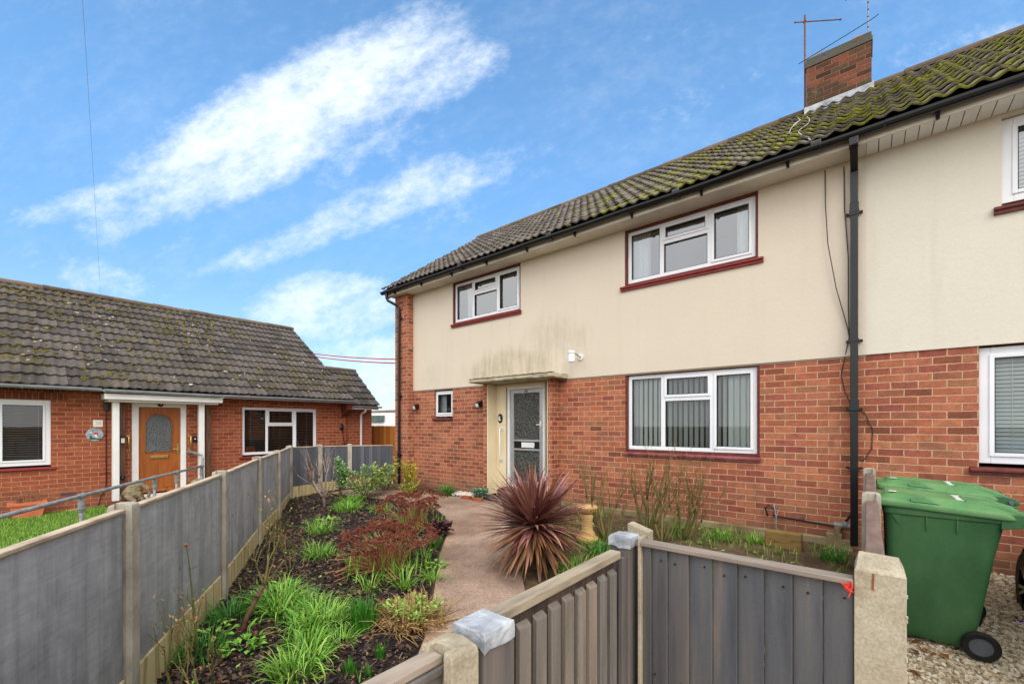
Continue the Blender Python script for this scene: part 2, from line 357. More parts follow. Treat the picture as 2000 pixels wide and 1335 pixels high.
m_tile2 = tile_mat('mossy_pantile_right', (104, 96, 88), (128, 128, 40), .9, (158, 150, 138), .5, xgrad=(-11., -1.5, .07))
m_tile_bung = tile_mat('dark_interlocking_tile', (88, 81, 76), (98, 88, 42), .55, (196, 184, 168), .8)
m_ridge = tile_mat('weathered_ridge', (106, 90, 76), (110, 104, 46), .8, (150, 140, 124), .5)
m_moss = M('moss', [(72, 62, 28), (118, 106, 44), (146, 130, 58)], 30, 5, rough=.95, bump=.6, bscale=80)
m_lichen = M('pale_lichen', [(176, 160, 140), (206, 194, 176)], 30, rough=.95)

m_upvc = M('white_upvc', [(232, 234, 238), (240, 242, 245)], 2, rough=.32, spec=.5)
m_white = M('white_gloss_paint', [(226, 226, 224), (238, 238, 236)], 4, rough=.45)
m_soffit = M('painted_soffit', [(206, 200, 188), (228, 222, 210)], 2.5, rough=.55)
m_redpaint = M('oxblood_paint', [(120, 36, 32), (142, 50, 44)], 12, rough=.55, bump=.3, bscale=30)
m_darkred = M('worn_red_timber', [(84, 34, 28), (116, 54, 44)], 14, rough=.6, bump=.2)
m_black = M('black_plastic', [(16, 16, 18), (24, 24, 26)], 8, rough=.32, spec=.5)
m_gutter = M('black_gutter', [(11, 11, 13), (17, 17, 20)], 4, rough=.3, spec=.5)
m_greygutter = M('grey_gutter', [(136, 142, 150), (160, 166, 174)], 4, rough=.4)
m_conc = M('post_concrete', [(144, 138, 124), (180, 172, 156), (200, 192, 176)], 5, 6, rough=.9, bump=.4, bscale=70, grain=(160, .25))
m_conc_near = M('pitted_concrete', [(150, 138, 116), (186, 174, 150), (200, 190, 168)], 6, 6, rough=.9, bump=.5, bscale=60, grain=(110, .35))
m_gravelboard = M('stained_gravel_board', [(136, 122, 72), (204, 186, 136), (222, 208, 164)], 2.5, 5, stretch=(7, 7, .5), rough=.85, bump=.2, bscale=20, grain=(120, .2))
m_alu = M('aluminium', [(176, 178, 182), (196, 198, 202)], 6, rough=.35, metal=.55)
m_galv = M('galvanised_steel', [(118, 122, 122), (160, 164, 162)], 12, 5, rough=.5, metal=.15)
m_gold = M('polished_brass', [(196, 160, 84), (214, 180, 110)], 6, rough=.25, metal=.85)
m_lead = M('lead_flashing', [(104, 108, 116), (168, 172, 178), (198, 202, 206)], 9, 6, rough=.45, metal=.15, bump=.9, bscale=16, bdist=.01)
m_terracotta = M('terracotta', [(196, 104, 70), (218, 128, 92)], 5, rough=.75)
m_stone = M('carved_stone', [(96, 84, 62), (138, 124, 98), (158, 144, 116)], 14, 6, rough=.9, bump=.7, bscale=40)
m_sand = M('sandstone_ornament', [(176, 140, 84), (212, 176, 118)], 8, 5, rough=.9, bump=.4, bscale=30)
m_red = M('red_cable_sheath', [(196, 66, 40), (206, 78, 48)], 3, rough=.5)
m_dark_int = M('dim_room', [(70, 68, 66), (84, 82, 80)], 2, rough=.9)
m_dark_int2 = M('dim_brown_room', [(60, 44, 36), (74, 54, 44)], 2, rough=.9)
m_curtain = M('net_curtain', [(214, 222, 226), (236, 240, 242)], 3, stretch=(12, 12, .2), rough=.9)
m_blind = M('pale_blind', [(228, 236, 230), (240, 246, 240)], 2, rough=.7)
m_tanblind = M('wood_blind', [(150, 128, 110), (172, 150, 130)], 3, rough=.6)
m_lampglass = M('opal_glass', [(236, 240, 242), (242, 244, 246)], 2, rough=.2, spec=.6)
m_rubber = M('rubber', [(18, 18, 19), (28, 28, 28)], 20, rough=.7)
m_hub = M('grey_hub', [(84, 88, 96), (112, 116, 124)], 8, rough=.4)
m_steel_rust = M('rusty_steel', [(110, 74, 60), (140, 104, 90)], 20, rough=.7, metal=.2)
m_orange = M('orange_plastic', [(226, 86, 30), (232, 96, 40)], 4, rough=.4)
m_plinth = M('algae_concrete', [(112, 96, 66), (140, 122, 90), (160, 144, 112)], 3, 6, rough=.9, bump=.4, bscale=30)

def glass_mat(name, ior=1.5, gain=1.4, add=.05, tint=(.88, .92, .92)):
    g = NG(name); f = g.n('Fresnel'); f.inputs[0].default_value = ior
    # slight waviness of float glass
    gl = g.n('BsdfGlossy'); gl.inputs['Roughness'].default_value = .0; gl.inputs['Color'].default_value = (.96, .98, 1, 1)
    b = g.n('Bump'); b.inputs['Strength'].default_value = .02; b.inputs['Distance'].default_value = .01; g.l(g.noise(g.coord('Object'), 1.7, 2), b.inputs['Height']); g.l(b.outputs[0], gl.inputs['Normal'])
    tr = g.n('BsdfTransparent'); tr.inputs[0].default_value = tint + (1,)
    mx = g.n('MixShader'); fac = g.math('MINIMUM', g.math('MULTIPLY_ADD', f.outputs[0], gain, add), .95); g.l(fac, mx.inputs[0]); g.l(tr.outputs[0], mx.inputs[1]); g.l(gl.outputs[0], mx.inputs[2]); g.l(mx.outputs[0], g.o.inputs[0])
    return g.m
m_glass = glass_mat('window_glass', 1.5, 1.1, .03)
m_glass_up = glass_mat('double_glazing', 1.52, 1.6, .17)
def obscure_mat(name, dark, light, scale):
    g = NG(name); v = g.coord('Object'); vo = g.n('TexVoronoi'); vo.feature = 'SMOOTH_F1'; vo.inputs['Scale'].default_value = scale; nz = g.n('TexNoise'); nz.inputs['Scale'].default_value = scale * .7; nz.inputs['Detail'].default_value = 3
    g.l(v, nz.inputs['Vector']); ad = g.n('VectorMath', operation='MULTIPLY_ADD'); g.l(nz.outputs['Color'], ad.inputs[0]); ad.inputs[1].default_value = (.12, .12, .12); g.l(v, ad.inputs[2]); g.l(ad.outputs[0], vo.inputs['Vector'])
    c = g.mix(g.noise(g.coord('Object', (1, 1, 1)), 2.0, 3), srgb(*dark), srgb(*light)); g.bump(vo.outputs['Distance'], .9, .02)
    return g.done(c, .12, 0, .8)
m_obscure = obscure_mat('obscured_glass', (38, 42, 38), (74, 78, 74), 26)
m_obscure2 = obscure_mat('bubbled_glass', (52, 56, 58), (112, 116, 118), 34)
m_doorwood = M('golden_oak_door', [(140, 74, 26), (170, 96, 36)], 3, 5, stretch=(9, 9, .6), rough=.45)

def fence_paint(name, a, b_, c_, algae=.5):
    g = NG(name); v = g.coord('Object'); at = g.n('Attribute'); at.attribute_name = 'rnd'
    st = g.noise(g.coord('Object', (5, 5, .5)), 1.7, 7, .68); c = g.ramp(st, [(.28, srgb(*a)), (.5, srgb(*b_)), (.72, srgb(*c_))])
    c = g.mix(.35, c, g.ramp(at.outputs['Fac'], [(0, srgb(*[int(x * .90) for x in b_])), (1, srgb(*[min(255, int(x * 1.08)) for x in b_]))]))
    pt = g.noise(v, 3.1, 6, .7, .6); c = g.mix(1., c, g.ramp(pt, [(.3, (.70, .70, .72, 1)), (.6, (1.02, 1.02, 1.02, 1)), (.78, (1.16, 1.16, 1.15, 1))]), 'MULTIPLY')
    br = g.noise(g.coord('Object', (2.2, 2.2, 26)), 2.4, 5, .7, .5); c = g.mix(1., c, g.ramp(br, [(.35, (.88, .88, .88, 1)), (.65, (1.07, 1.07, 1.07, 1))]), 'MULTIPLY')
    vo = g.n('TexVoronoi'); vo.inputs['Scale'].default_value = 4.2; g.l(v, vo.inputs['Vector']); c = g.mix(g.mr(vo.outputs['Distance'], .03, .10, .6, 0.), c, srgb(62, 60, 60))
    sp = g.n('SeparateXYZ'); g.l(v, sp.inputs[0]); lo = g.mr(g.math('ADD', sp.outputs[2], g.math('MULTIPLY', g.noise(v, 5, 5), .35)), .40, .66, algae, 0.); c = g.mix(lo, c, g.mix(.5, c, srgb(96, 92, 66)))
    g.bump(g.math('ADD', st, g.math('MULTIPLY', br, .5)), .35, .006)
    return g.done(c, .74, 0, .3)

# ------------------------------------------------------------------ terrain
def g_(x, y):
    if x < -11: return -.03 + .22 * max(0, min(1, (y - 1.) / 4))
    d = 6.54 - y
    t = max(0., min(1., (x + .2) / .3))
    a = .27 * max(0, min(1, 1 - d / 4.5)); b = .18 * max(0, min(1, 1 - d / 2.5))
    f = max(0., min(1., (x + 11) / 1.2))
    return (a * (1 - t) + b * t) * f + (-.03 + .22 * max(0, min(1, (y - 1.) / 4))) * (1 - f)
def bumpy(x, y, amp, sc_=2.3): return amp * mnoise.noise(Vector((x * sc_, y * sc_, 3.1)))
def strip(mb, A, B, nx, dz, amp=0., nl=4, sc_=2.3):
    """ground sheet between two polylines of equal length, following the terrain"""
    def samp(P):
        out = []
        for a, b in zip(P, P[1:]):
            for k in range(nl): out.append((a[0] + (b[0] - a[0]) * k / nl, a[1] + (b[1] - a[1]) * k / nl))
        return out + [P[-1]]
    A, B = samp(A), samp(B); prev = None
    for a, b in zip(A, B):
        row = []
        for k in range(nx + 1):
            t = k / nx; x, y = a[0] + (b[0] - a[0]) * t, a[1] + (b[1] - a[1]) * t
            e = min(t, 1 - t) * 2
            row.append(mb.V((x, y, g_(x, y) + dz + bumpy(x, y, amp, sc_) * min(1, e * 3))))
        if prev:
            for k in range(nx): mb.F(prev[k], prev[k + 1], row[k + 1], row[k])
        prev = row
m_soil = M('damp_soil', [(56, 44, 34), (92, 74, 54), (116, 96, 70)], 5, 6, rough=.95, bump=.8, bscale=40, bdist=.02)
m_bark = M('wet_bark_mulch', [(22, 16, 13), (44, 30, 24), (66, 46, 34)], 22, 7, rough=.75, bump=1., bscale=55, bdist=.03)
m_grass_g = M('turf', [(58, 84, 22), (84, 116, 36), (104, 132, 48)], 5, 6, rough=.95, bump=.8, bscale=60, bdist=.02)
m_gravel_g = M('gravel_bed', [(120, 102, 78), (176, 158, 128), (206, 190, 160)], 60, 4, rough=.9, bump=1., bscale=70, bdist=.02)
def path_mat():
    g = NG('worn_concrete_path'); v = g.coord('Object')
    c = g.ramp(g.noise(v, 1.6, 6, .62), [(.3, srgb(126, 104, 88)), (.55, srgb(168, 144, 126)), (.75, srgb(184, 158, 138))])
    vo = g.n('TexVoronoi'); vo.inputs['Scale'].default_value = 95; g.l(v, vo.inputs['Vector'])
    c = g.mix(1., c, g.ramp(vo.outputs['Color'], [(.1, (.66, .64, .62, 1)), (.6, (1, 1, 1, 1)), (.95, (1.35, 1.3, 1.25, 1))]), 'MULTIPLY')
    c = g.mix(g.mr(g.noise(v, .9, 4), .52, .68, 0, .45), c, srgb(176, 134, 106))
    wet = g.mr(g.noise(g.coord('Object', (.8, 1.6, 1)), 1.1, 4), .5, .62, 0, .35); c = g.mix(wet, c, srgb(112, 90, 76))
    g.bump(vo.outputs['Distance'], .35, .006)
    return g.done(c, .78, 0, .35)
m_path = path_mat()

gb = MB()
xs = [-400, -120, -50, -25] + [-18 + .5 * i for i in range(57)] + [14, 25, 50, 120, 400]
ys = [-400, -120, -50, -20, -8] + [-4 + .5 * i for i in range(23)] + [9, 12, 20, 40, 90, 200, 400]
ids = [[gb.V((x, y, g_(x, y) - .012)) for x in xs] for y in ys]
for j in range(len(ys) - 1):
    for i in range(len(xs) - 1): gb.F(ids[j][i], ids[j][i + 1], ids[j + 1][i + 1], ids[j + 1][i])
tag(gb.build('ground', m_soil, smooth=True), kind='structure')

FENCE = [(-1.79, -.44), (-3.324, .487), (-4.865, 1.417), (-6.618, 2.375), (-7.969, 3.179), (-9.558, 4.063), (-9.72, 4.80), (-9.56, 5.46), (-9.03, 6.36)]
PL = [(-.80, .62), (-1.6, 1.12), (-2.53, 1.98), (-2.71, 2.20), (-3.26, 2.75), (-3.98, 3.44), (-4.68, 4.21), (-5.38, 4.78), (-6.2, 5.18)]
PR = [(-.80, 1.62), (-1.55, 2.35), (-2.47, 3.2), (-2.95, 3.72), (-3.5, 4.3), (-4.1, 4.95), (-4.7, 5.5), (-5.2, 6.0), (-5.9, 6.05)]
b = MB(); strip(b, [(p[0] + .04, p[1] + .02) for p in FENCE[:6]] + [(-9.65, 4.8), (-9.5, 5.4), (-9.0, 5.9)], [(-.9, -.3)] + [(PL[i][0] - .02, PL[i][1] - .02) for i in (0, 1, 3, 4, 5, 6, 7, 8)], 26, -.004, .022, 9)
tag(b.build('garden_bed', m_bark, smooth=True), kind='structure')
b = MB(); strip(b, PL, PR, 8, .016, .004, 6, .8); strip(b, PL[-1:] + [(-7.3, 5.05), (-9.3, 4.75)], [(-5.9, 6.05), (-7.2, 5.85), (-9.1, 5.7)], 5, .0165, .003, 5)
tag(b.build('path', m_path, smooth=True), kind='structure')
# shallow joints between the cast bays of the path
b = MB()
for i, t in ((4, .9), (7, .1)):
    a = Vector(PL[i]) * (1 - t) + Vector(PL[i + 1]) * t; c = a + Vector((.771, .637)) * 1.0; pr = None
    for k in range(13):
        q = a.lerp(c, k / 12); wv = .002 + .003 * random.random(); jx = random.uniform(-.006, .006); z = g_(q.x, q.y) + .021 + bumpy(q.x, q.y, .004, .8)
        e = (b.V((q.x - wv + jx, q.y - wv, z)), b.V((q.x + wv + jx, q.y + wv, z)))
        if pr: b.F(pr[0], pr[1], e[1], e[0])
        pr = e
tag(b.build('path_joint', M('dark_joint', [(62, 48, 38), (84, 66, 52)], 20, rough=.95)), kind='structure')
b = MB(); strip(b, [(.06, -6), (.06, 1.5), (.06, 4), (.06, 6.5)], [(9, -6), (9, 1.5), (9, 4), (9, 6.5)], 18, .004, .015, 7)
tag(b.build('driveway', m_gravel_g, smooth=True), kind='structure')
b = MB(); strip(b, [(-12.3, -7), (-12.3, 1.42), (-12.3, 1.5)], [(-7.2, -7), (-8.4, 1.3), (-8.5, 1.4)], 12, .006, .01, 8)
tag(b.build('lawn', m_grass_g, smooth=True), kind='structure')
b = MB(); strip(b, [(-12.0, 1.62), (-12.0, 3.4)], [(-8.7, 1.55), (-8.0, 3.0)], 6, .02, .0, 4)
tag(b.build('ramp', m_plinth), kind='structure')
b = MB(); strip(b, [(-.80, -3.), (-.80, .5), (-.80, 1.64)], [(.05, -3.), (.05, .5), (.05, 1.64)], 4, .006, .004, 4)
tag(b.build('pavement', m_path), kind='structure')

# ------------------------------------------------------------------ wall helpers: a wall frame maps (along, out, up) to the world
def WY(Y): return lambda u, o, z: (u, Y - o, z)        # faces the street
def WX(X): return lambda u, o, z: (X + o, u, z)        # faces east
def wbox(mb, W, u0, u1, o0, o1, z0, z1): mb.box(W(u0, o0, z0), W(u1, o1, z1))
def wall(mb, W, u0, u1, z0, z1, holes, depth=.14, back=.26):
    us = sorted({u0, u1} | {h[k] for h in holes for k in (0, 1) if u0 < h[k] < u1}); zs = sorted({z0, z1} | {h[k] for h in holes for k in (2, 3) if z0 < h[k] < z1})
    flip = (Vector(W(1, 0, 0)) - Vector(W(0, 0, 0))).cross(Vector((0, 0, 1))).dot(Vector(W(0, 1, 0)) - Vector(W(0, 0, 0))) < 0
    def q(a, b, c, d): mb.quad(*((d, c, b, a) if flip else (a, b, c, d)))
    for a, b in zip(us, us[1:]):
        for c, d in zip(zs, zs[1:]):
            mu, mz = (a + b) / 2, (c + d) / 2
            if any(h[0] < mu < h[1] and h[2] < mz < h[3] for h in holes): continue
            q(W(a, 0, c), W(b, 0, c), W(b, 0, d), W(a, 0, d)); q(W(b, -back, c), W(a, -back, c), W(a, -back, d), W(b, -back, d))
    for h in holes:
        a, b, c, d = max(h[0], u0), min(h[1], u1), max(h[2], z0), min(h[3], z1)
        if a >= b or c >= d: continue
        q(W(a, 0, c), W(a, 0, d), W(a, -back, d), W(a, -back, c)); q(W(b, 0, d), W(b, 0, c), W(b, -back, c), W(b, -back, d))
        if d == h[3]: q(W(a, 0, d), W(b, 0, d), W(b, -back, d), W(a, -back, d))
        if c == h[2]: q(W(b, 0, c), W(a, 0, c), W(a, -back, c), W(b, -back, c))
    q(W(u0, 0, z1), W(u1, 0, z1), W(u1, -back, z1), W(u0, -back, z1))

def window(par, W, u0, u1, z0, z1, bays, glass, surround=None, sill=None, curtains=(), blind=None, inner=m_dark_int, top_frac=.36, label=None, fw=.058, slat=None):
    """bays: fractions of the width; the middle one of three is split by a transom. Frame sits 7 cm inside the wall face."""
    rec = .05; f = MB(); d0, d1 = -rec - .06, -rec
    def bar(a, b, c, d, o0=d0, o1=d1): wbox(f, W, a, b, o0, o1, c, d)
    bar(u0, u0 + fw, z0, z1); bar(u1 - fw, u1, z0, z1); bar(u0 + fw, u1 - fw, z0, z0 + fw); bar(u0 + fw, u1 - fw, z1 - fw, z1)
    es = [u0 + fw * .5] + [u0 + (u1 - u0) * x for x in bays] + [u1 - fw * .5]
    for e in es[1:-1]: bar(e - .034, e + .034, z0 + fw, z1 - fw)
    panes = []
    for i, (a, b) in enumerate(zip(es, es[1:])):
        a2, b2 = (a + .034 if i else u0 + fw), (b - .034 if i < len(es) - 2 else u1 - fw)
        if len(es) == 4 and i == 1:
            zt = z1 - (z1 - z0) * top_frac; bar(a2, b2, zt - .034, zt + .034)
            panes += [(a2, b2, z0 + fw, zt - .034, 0), (a2, b2, zt + .034, z1 - fw, 1)]
        else: panes.append((a2, b2, z0 + fw, z1 - fw, 1 if (i == 2 or len(es) < 4) else 0))
    for a, b, c, d, sash in panes:
        if sash:                                              # the opening lights carry a second, prouder frame
            t = .026; o0, o1 = d1 - .055, d1 + .014
            bar(a - .012, a + t, c - .012, d + .012, o0, o1); bar(b - t, b + .012, c - .012, d + .012, o0, o1); bar(a + t, b - t, c - .012, c + t, o0, o1); bar(a + t, b - t, d - t, d + .012, o0, o1)
    fr = f.build('window', m_upvc, par, bevel=.005, label=label)
    gk = MB(); gm = MB()
    for a, b, c, d, sash in panes:
        t = .026 if sash else 0.
        gm.quad(W(a + t, d0 + .025, c + t), W(b - t, d0 + .025, c + t), W(b - t, d0 + .025, d - t), W(a + t, d0 + .025, d - t))
        k = .007; o0, o1 = d0 + .026, d1 + (.008 if sash else -.006)                # black gaskets round each pane
        wbox(gk, W, a + t - .001, a + t + k, o0, o1, c + t, d - t); wbox(gk, W, b - t - k, b - t + .001, o0, o1, c + t, d - t)
        wbox(gk, W, a + t + k, b - t - k, o0, o1, c + t - .001, c + t + k); wbox(gk, W, a + t + k, b - t - k, o0, o1, d - t - k, d - t + .001)
    gm.build('pane', glass, fr); gk.build('gasket', m_black, fr)
    if surround is not None:
        s = MB(); t = .034
        wbox(s, W, u0 - t, u0 - .002, -.13, -.012, z0 - .03, z1 + t); wbox(s, W, u1 + .002, u1 + t, -.13, -.012, z0 - .03, z1 + t); wbox(s, W, u0 - .002, u1 + .002, -.13, -.012, z1 + .002, z1 + t); wbox(s, W, u0 - .002, u1 + .002, -.13, -.03, z0 - .035, z0 - .003)
        s.build('surround', surround, fr)
    if sill is not None:
        s = MB(); mat_s, h, over = sill; zt = z0 - .036
        pr = [(-.14, zt), (.0, zt - .004), (.045, zt - .014), (.052, zt - .022), (.052, zt - .045), (.03, zt - .048), (.03, zt - h), (-.14, zt - h)]
        rings = [[W(u, o, z) for o, z in pr] for u in (u0 - over, (u0 + u1) / 2, u1 + over)]; s.loft(rings); s.build('sill', mat_s, fr, bevel=.003)
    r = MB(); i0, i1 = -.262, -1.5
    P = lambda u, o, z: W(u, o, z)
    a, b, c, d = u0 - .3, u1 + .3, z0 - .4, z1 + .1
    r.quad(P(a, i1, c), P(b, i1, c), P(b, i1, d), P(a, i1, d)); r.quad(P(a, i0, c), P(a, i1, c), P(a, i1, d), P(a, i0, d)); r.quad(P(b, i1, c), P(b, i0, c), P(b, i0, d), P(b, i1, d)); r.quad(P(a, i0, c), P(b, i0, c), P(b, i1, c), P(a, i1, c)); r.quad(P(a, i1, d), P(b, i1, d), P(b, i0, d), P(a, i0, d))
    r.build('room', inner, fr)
    if curtains:
        for (ca, cb) in curtains:
            c_ = MB(); a, b = u0 + (u1 - u0) * ca, u0 + (u1 - u0) * cb; n = max(8, int((b - a) / .012)); pr = None
            for k in range(n + 1):
                u = a + (b - a) * k / n; o = -.20 + .022 * math.sin(u * 85 + math.sin(u * 31) * 1.2)
                e = (c_.V(W(u, o, z0 - .02)), c_.V(W(u + .004 * math.sin(u * 60), o * .98, z1)))
                if pr: c_.F(pr[0], e[0], e[1], pr[1])
                pr = e
            c_.build('curtain', m_curtain, fr, smooth=True)
    if blind == 'vertical':
        v = MB(); n = int((u1 - u0 - .08) / .078); rr = random.Random(3)
        for k in range(n):
            u = u0 + .06 + .078 * k + .03; x = (u - u0) / (u1 - u0); an = R(-70) if .27 < x < .80 else R(28); an += R(rr.uniform(-5, 5)); hw = .040
            du, do = math.cos(an) * hw, math.sin(an) * hw
            v.quad(W(u - du, -.16 - do, z0 + .01), W(u + du, -.16 + do, z0 + .01), W(u + du, -.16 + do, z1 - .03), W(u - du, -.16 - do, z1 - .03))
        wbox(v, W, u0 + .05, u1 - .05, -.21, -.17, z1 - .04, z1 - .01)
        v.build('vertical_blind', slat or m_blind, fr)
    elif blind:
        v = MB(); step, tilt, top = blind; z = z0 + .05
        while z < z1 - .05:
            hw = .022; dz = math.sin(tilt) * hw; do = math.cos(tilt) * hw
            if top is None or z < z0 + (z1 - z0) * top or True: v.quad(W(u0 + .05, -.16 - do, z + dz), W(u1 - .05, -.16 - do, z + dz), W(u1 - .05, -.16 + do, z - dz), W(u0 + .05, -.16 + do, z - dz))
            z += step
        for x in (.12, .5, .88) if u1 - u0 > 1.2 else (.22, .78):
            u = u0 + (u1 - u0) * x; wbox(v, W, u - .003, u + .003, -.145, -.142, z0 + .03, z1 - .03)
        v.build('venetian_blind', slat or m_blind, fr)
    return fr

def tile_roof(O, U, V, wid, ln, roll, rows, amp, seed=1, sub=8, lift=.032, jit=.006):
    """courses of profiled tiles; O = eaves corner, U along the eaves, V up the slope"""
    mb = MB(); U = Vector(U).normalized(); V = Vector(V).normalized(); Nn = U.cross(V)
    if Nn.z < 0: Nn = -Nn
    O = Vector(O); rr = random.Random(seed); nt_ = round(wid / (2 * roll)); tw = wid / nt_; gauge = ln / rows
    for k in range(rows):
        for t in range(nt_):
            mb.cr = rr.random() * .999 + .001; dv = rr.uniform(-jit, jit); dl = rr.uniform(-jit, jit) * .7; dl2 = rr.uniform(-jit, jit) * .7; prev = None
            for s in range(2 * sub + 1):
                x = s / sub; ph = (x % 1.0) if s < 2 * sub else 0.; h = amp * (.5 + .5 * math.cos(2 * math.pi * ph)) ** 1.3
                u = t * tw + x * tw / 2; q = x / 2; l0 = lift + dl * (1 - q) + dl2 * q
                v0 = k * gauge + dv; v1 = min((k + 1) * gauge + .03, ln + .02)
                base = O + U * u
                e = [mb.V(base + V * (v0 + .004) + Nn * (h * .9 + l0 - .024)), mb.V(base + V * v0 + Nn * (h + l0)), mb.V(base + V * (v0 + .02) + Nn * (h + l0 + .002)), mb.V(base + V * v1 + Nn * (h + .004))]
                if prev:
                    for a in range(3): mb.F(prev[a], e[a], e[a + 1], prev[a + 1])
                prev = e
    return mb
def ridge_caps(A, B, r, n):
    mb = MB(); A, B = Vector(A), Vector(B); d = (B - A) / n; sd_ = d.normalized().cross(Vector((0, 0, 1)))
    for k in range(n):
        mb.cr = random.random() * .99 + .01; a = A + d * k; b = A + d * (k + 1.04); rr = r * random.uniform(.97, 1.04); dz = random.uniform(-.006, .006); rings = []
        for p, q in ((a, rr * 1.03), (b, rr * .97)):
            rings.append([p + sd_ * q * math.cos(t) + Vector((0, 0, q * .85 * math.sin(t) - .02 + dz)) for t in [R(-12 + 204 * i / 10) for i in range(11)]])
        mb.loft(rings, False, False); mb.F(*[mb.V(p) for p in rings[0]])
    return mb
def gutter(mb, pts, r=.056):
    """half-round channel along a polyline of points (the axis at the rim)"""
    pts = [Vector(p) for p in pts]; rings = []
    for k, p in enumerate(pts):
        d = (pts[min(k + 1, len(pts) - 1)] - pts[max(k - 1, 0)]).normalized(); sd_ = d.cross(Vector((0, 0, 1))).normalized(); rg = []
        for i in range(9): a = R(180 * i / 8); rg.append(p + sd_ * r * math.cos(a) - Vector((0, 0, r * math.sin(a))))
        for i in range(9): a = R(180 - 180 * i / 8); rg.append(p + sd_ * r * .88 * math.cos(a) - Vector((0, 0, r * .88 * math.sin(a))))
        rings.append(rg)
    mb.loft(rings, True, True)

# ------------------------------------------------------------------ the semi-detached house
H1 = thing('semi_detached_house', (-4.5, 6.54, 0), 'brick and cream-rendered house with front door 26, porch canopy and red sills', 'house')
H2 = thing('semi_detached_house', (1.5, 6.54, 0), 'right-hand house behind the green bins with paler cream render', 'house')
Wb, Wr = WY(6.54), WY(6.522)
ROOF_A, ROOF_B = (6.13, 4.985), (9.55, 7.40)
rs = Vector((0, ROOF_B[0] - ROOF_A[0], ROOF_B[1] - ROOF_A[1])); RL = rs.length; rs.normalize()
wl = (-2.98, -1.135, 1.305, 2.485); wu = (-2.98, -1.15, 3.975, 4.80); wul = (-7.06, -5.205, 3.965, 4.81); ws = (-7.74, -7.12, 1.89, 2.475)
hole = lambda w_, b_=.036: (w_[0] - b_, w_[1] + b_, w_[2] - .085, w_[3] + b_)
door_hole = (-5.872, -4.38, -.3, 2.52)
b = MB(); wall(b, Wb, -8.5, 0., -.3, 2.535, [hole(wl), (ws[0] - .004, ws[1] + .004, ws[2] - .07, 2.52), door_hole]); b.build('brick_wall', m_brick, H1)
b = MB(); wall(b, Wr, -8.5, 0., 2.52, 4.95, [hole(wu), hole(wul)], back=.24)
b.quad((-8.5, 6.522, 2.52), (0, 6.522, 2.52), (0, 6.54, 2.52), (-8.5, 6.54, 2.52)); b.build('rendered_wall', m_render, H1)
b = MB(); wbox(b, Wb, -8.5, 0., -.0, .006, 2.498, 2.519); b.build('bell_drip', M('drip_shadow_bead', [(150, 138, 116), (170, 158, 134)], 6, rough=.8), H1)
b = MB(); b.box((-9.02, 6.37, -.3), (-8.502, 6.8, 4.86)); b.build('corner_pier', m_brick, H1)
b = MB(); i = [b.V(p) for p in ((-9.02, 6.801, -.3), (-9.02, 12.7, -.3), (-9.02, 12.7, 4.9), (-9.02, 9.55, 7.25), (-9.02, 6.801, 5.2))]; b.F(*reversed(i))
b.quad((-9.02, 12.7, -.3), (0, 12.7, -.3), (0, 12.7, 4.9), (-9.02, 12.7, 4.9)); b.build('gable_wall', m_brick, H1)
b = MB(); b.box((-4.2, 6.45, -.2), (-.12, 6.535, .335)); b.build('plinth', m_plinth, H1, bevel=.012)
# roof
rf = tile_roof((-9.2, ROOF_A[0], ROOF_A[1]), (1, 0, 0), rs, 9.25, RL, .166, 12, .036, 3, lift=.046, jit=.009).build('roof', m_tile, H1, smooth=True)
b = MB(); b.quad((-9.18, 6.2, 4.96), (.05, 6.2, 4.96), (.05, 9.55, 7.36), (-9.18, 9.55, 7.36)); b.quad((-9.18, 9.55, 7.37), (.05, 9.55, 7.37), (.05, 13.0, 4.9), (-9.18, 13.0, 4.9)); b.build('roof_felt', m_rubber, rf)
ridge_caps((-9.2, 9.55, 7.415), (.05, 9.55, 7.415), .13, 21).build('ridge', m_ridge, rf, smooth=False)
b = MB()
for k in range(24):                                            # pointed verge: mortar and tile ends along the gable edge
    a = Vector((-9.2, ROOF_A[0], ROOF_A[1])) + rs * RL * k / 24; c = Vector((-9.2, ROOF_A[0], ROOF_A[1])) + rs * RL * (k + 1) / 24
    b.bar(a + Vector((.03, 0, -.03)), c + Vector((.03, 0, -.03)), .06, .06 + random.uniform(-.008, .008))
b.build('verge', m_ridge, rf)
b = MB(); b.bar((-9.17, 6.2, 4.87), (-9.17, 9.55, 7.30), .03, .17); b.build('barge_board', m_soffit, H1)
b = MB(); wbox(b, Wb, -9.12, 0., .335, .36, 4.838, 4.96); b.build('fascia', m_soffit, H1, bevel=.004)
b = MB(); wbox(b, Wb, -9.1, 0., -.05, .334, 4.850, 4.868)
for x in (-7.3, -5.1, -3.1, -1.3): wbox(b, Wb, x, x + .03, -.0, .33, 4.846, 4.8499)
b.build('soffit', m_soffit, H1)
b = MB(); n = 38
gutter(b, [(-9.2 + 9.35 * k / n, 6.115, 4.945 - .004 * math.sin(k * .9)) for k in range(n + 1)], .062)
for x in (-8.6, -6.4, -4.2, -2.05, -.45): b.lathe((x, 6.115, 4.94), [(.066, -.05), (.07, -.045), (.07, .045), (.066, .05)], 18, 'x')
gt = b.build('gutter', m_gutter, H1, smooth=False)
for x in (-8.75, -7.75, -6.75, -5.75, -4.75, -3.75, -2.75, -1.75, -.75):
    b = MB(); wbox(b, Wb, x, x + .03, .355, .372, 4.825, 4.93); b.bar((x + .015, 6.18, 4.835), (x + .015, 6.12, 4.885), .03, .02); b.build('bracket', m_gutter, gt)
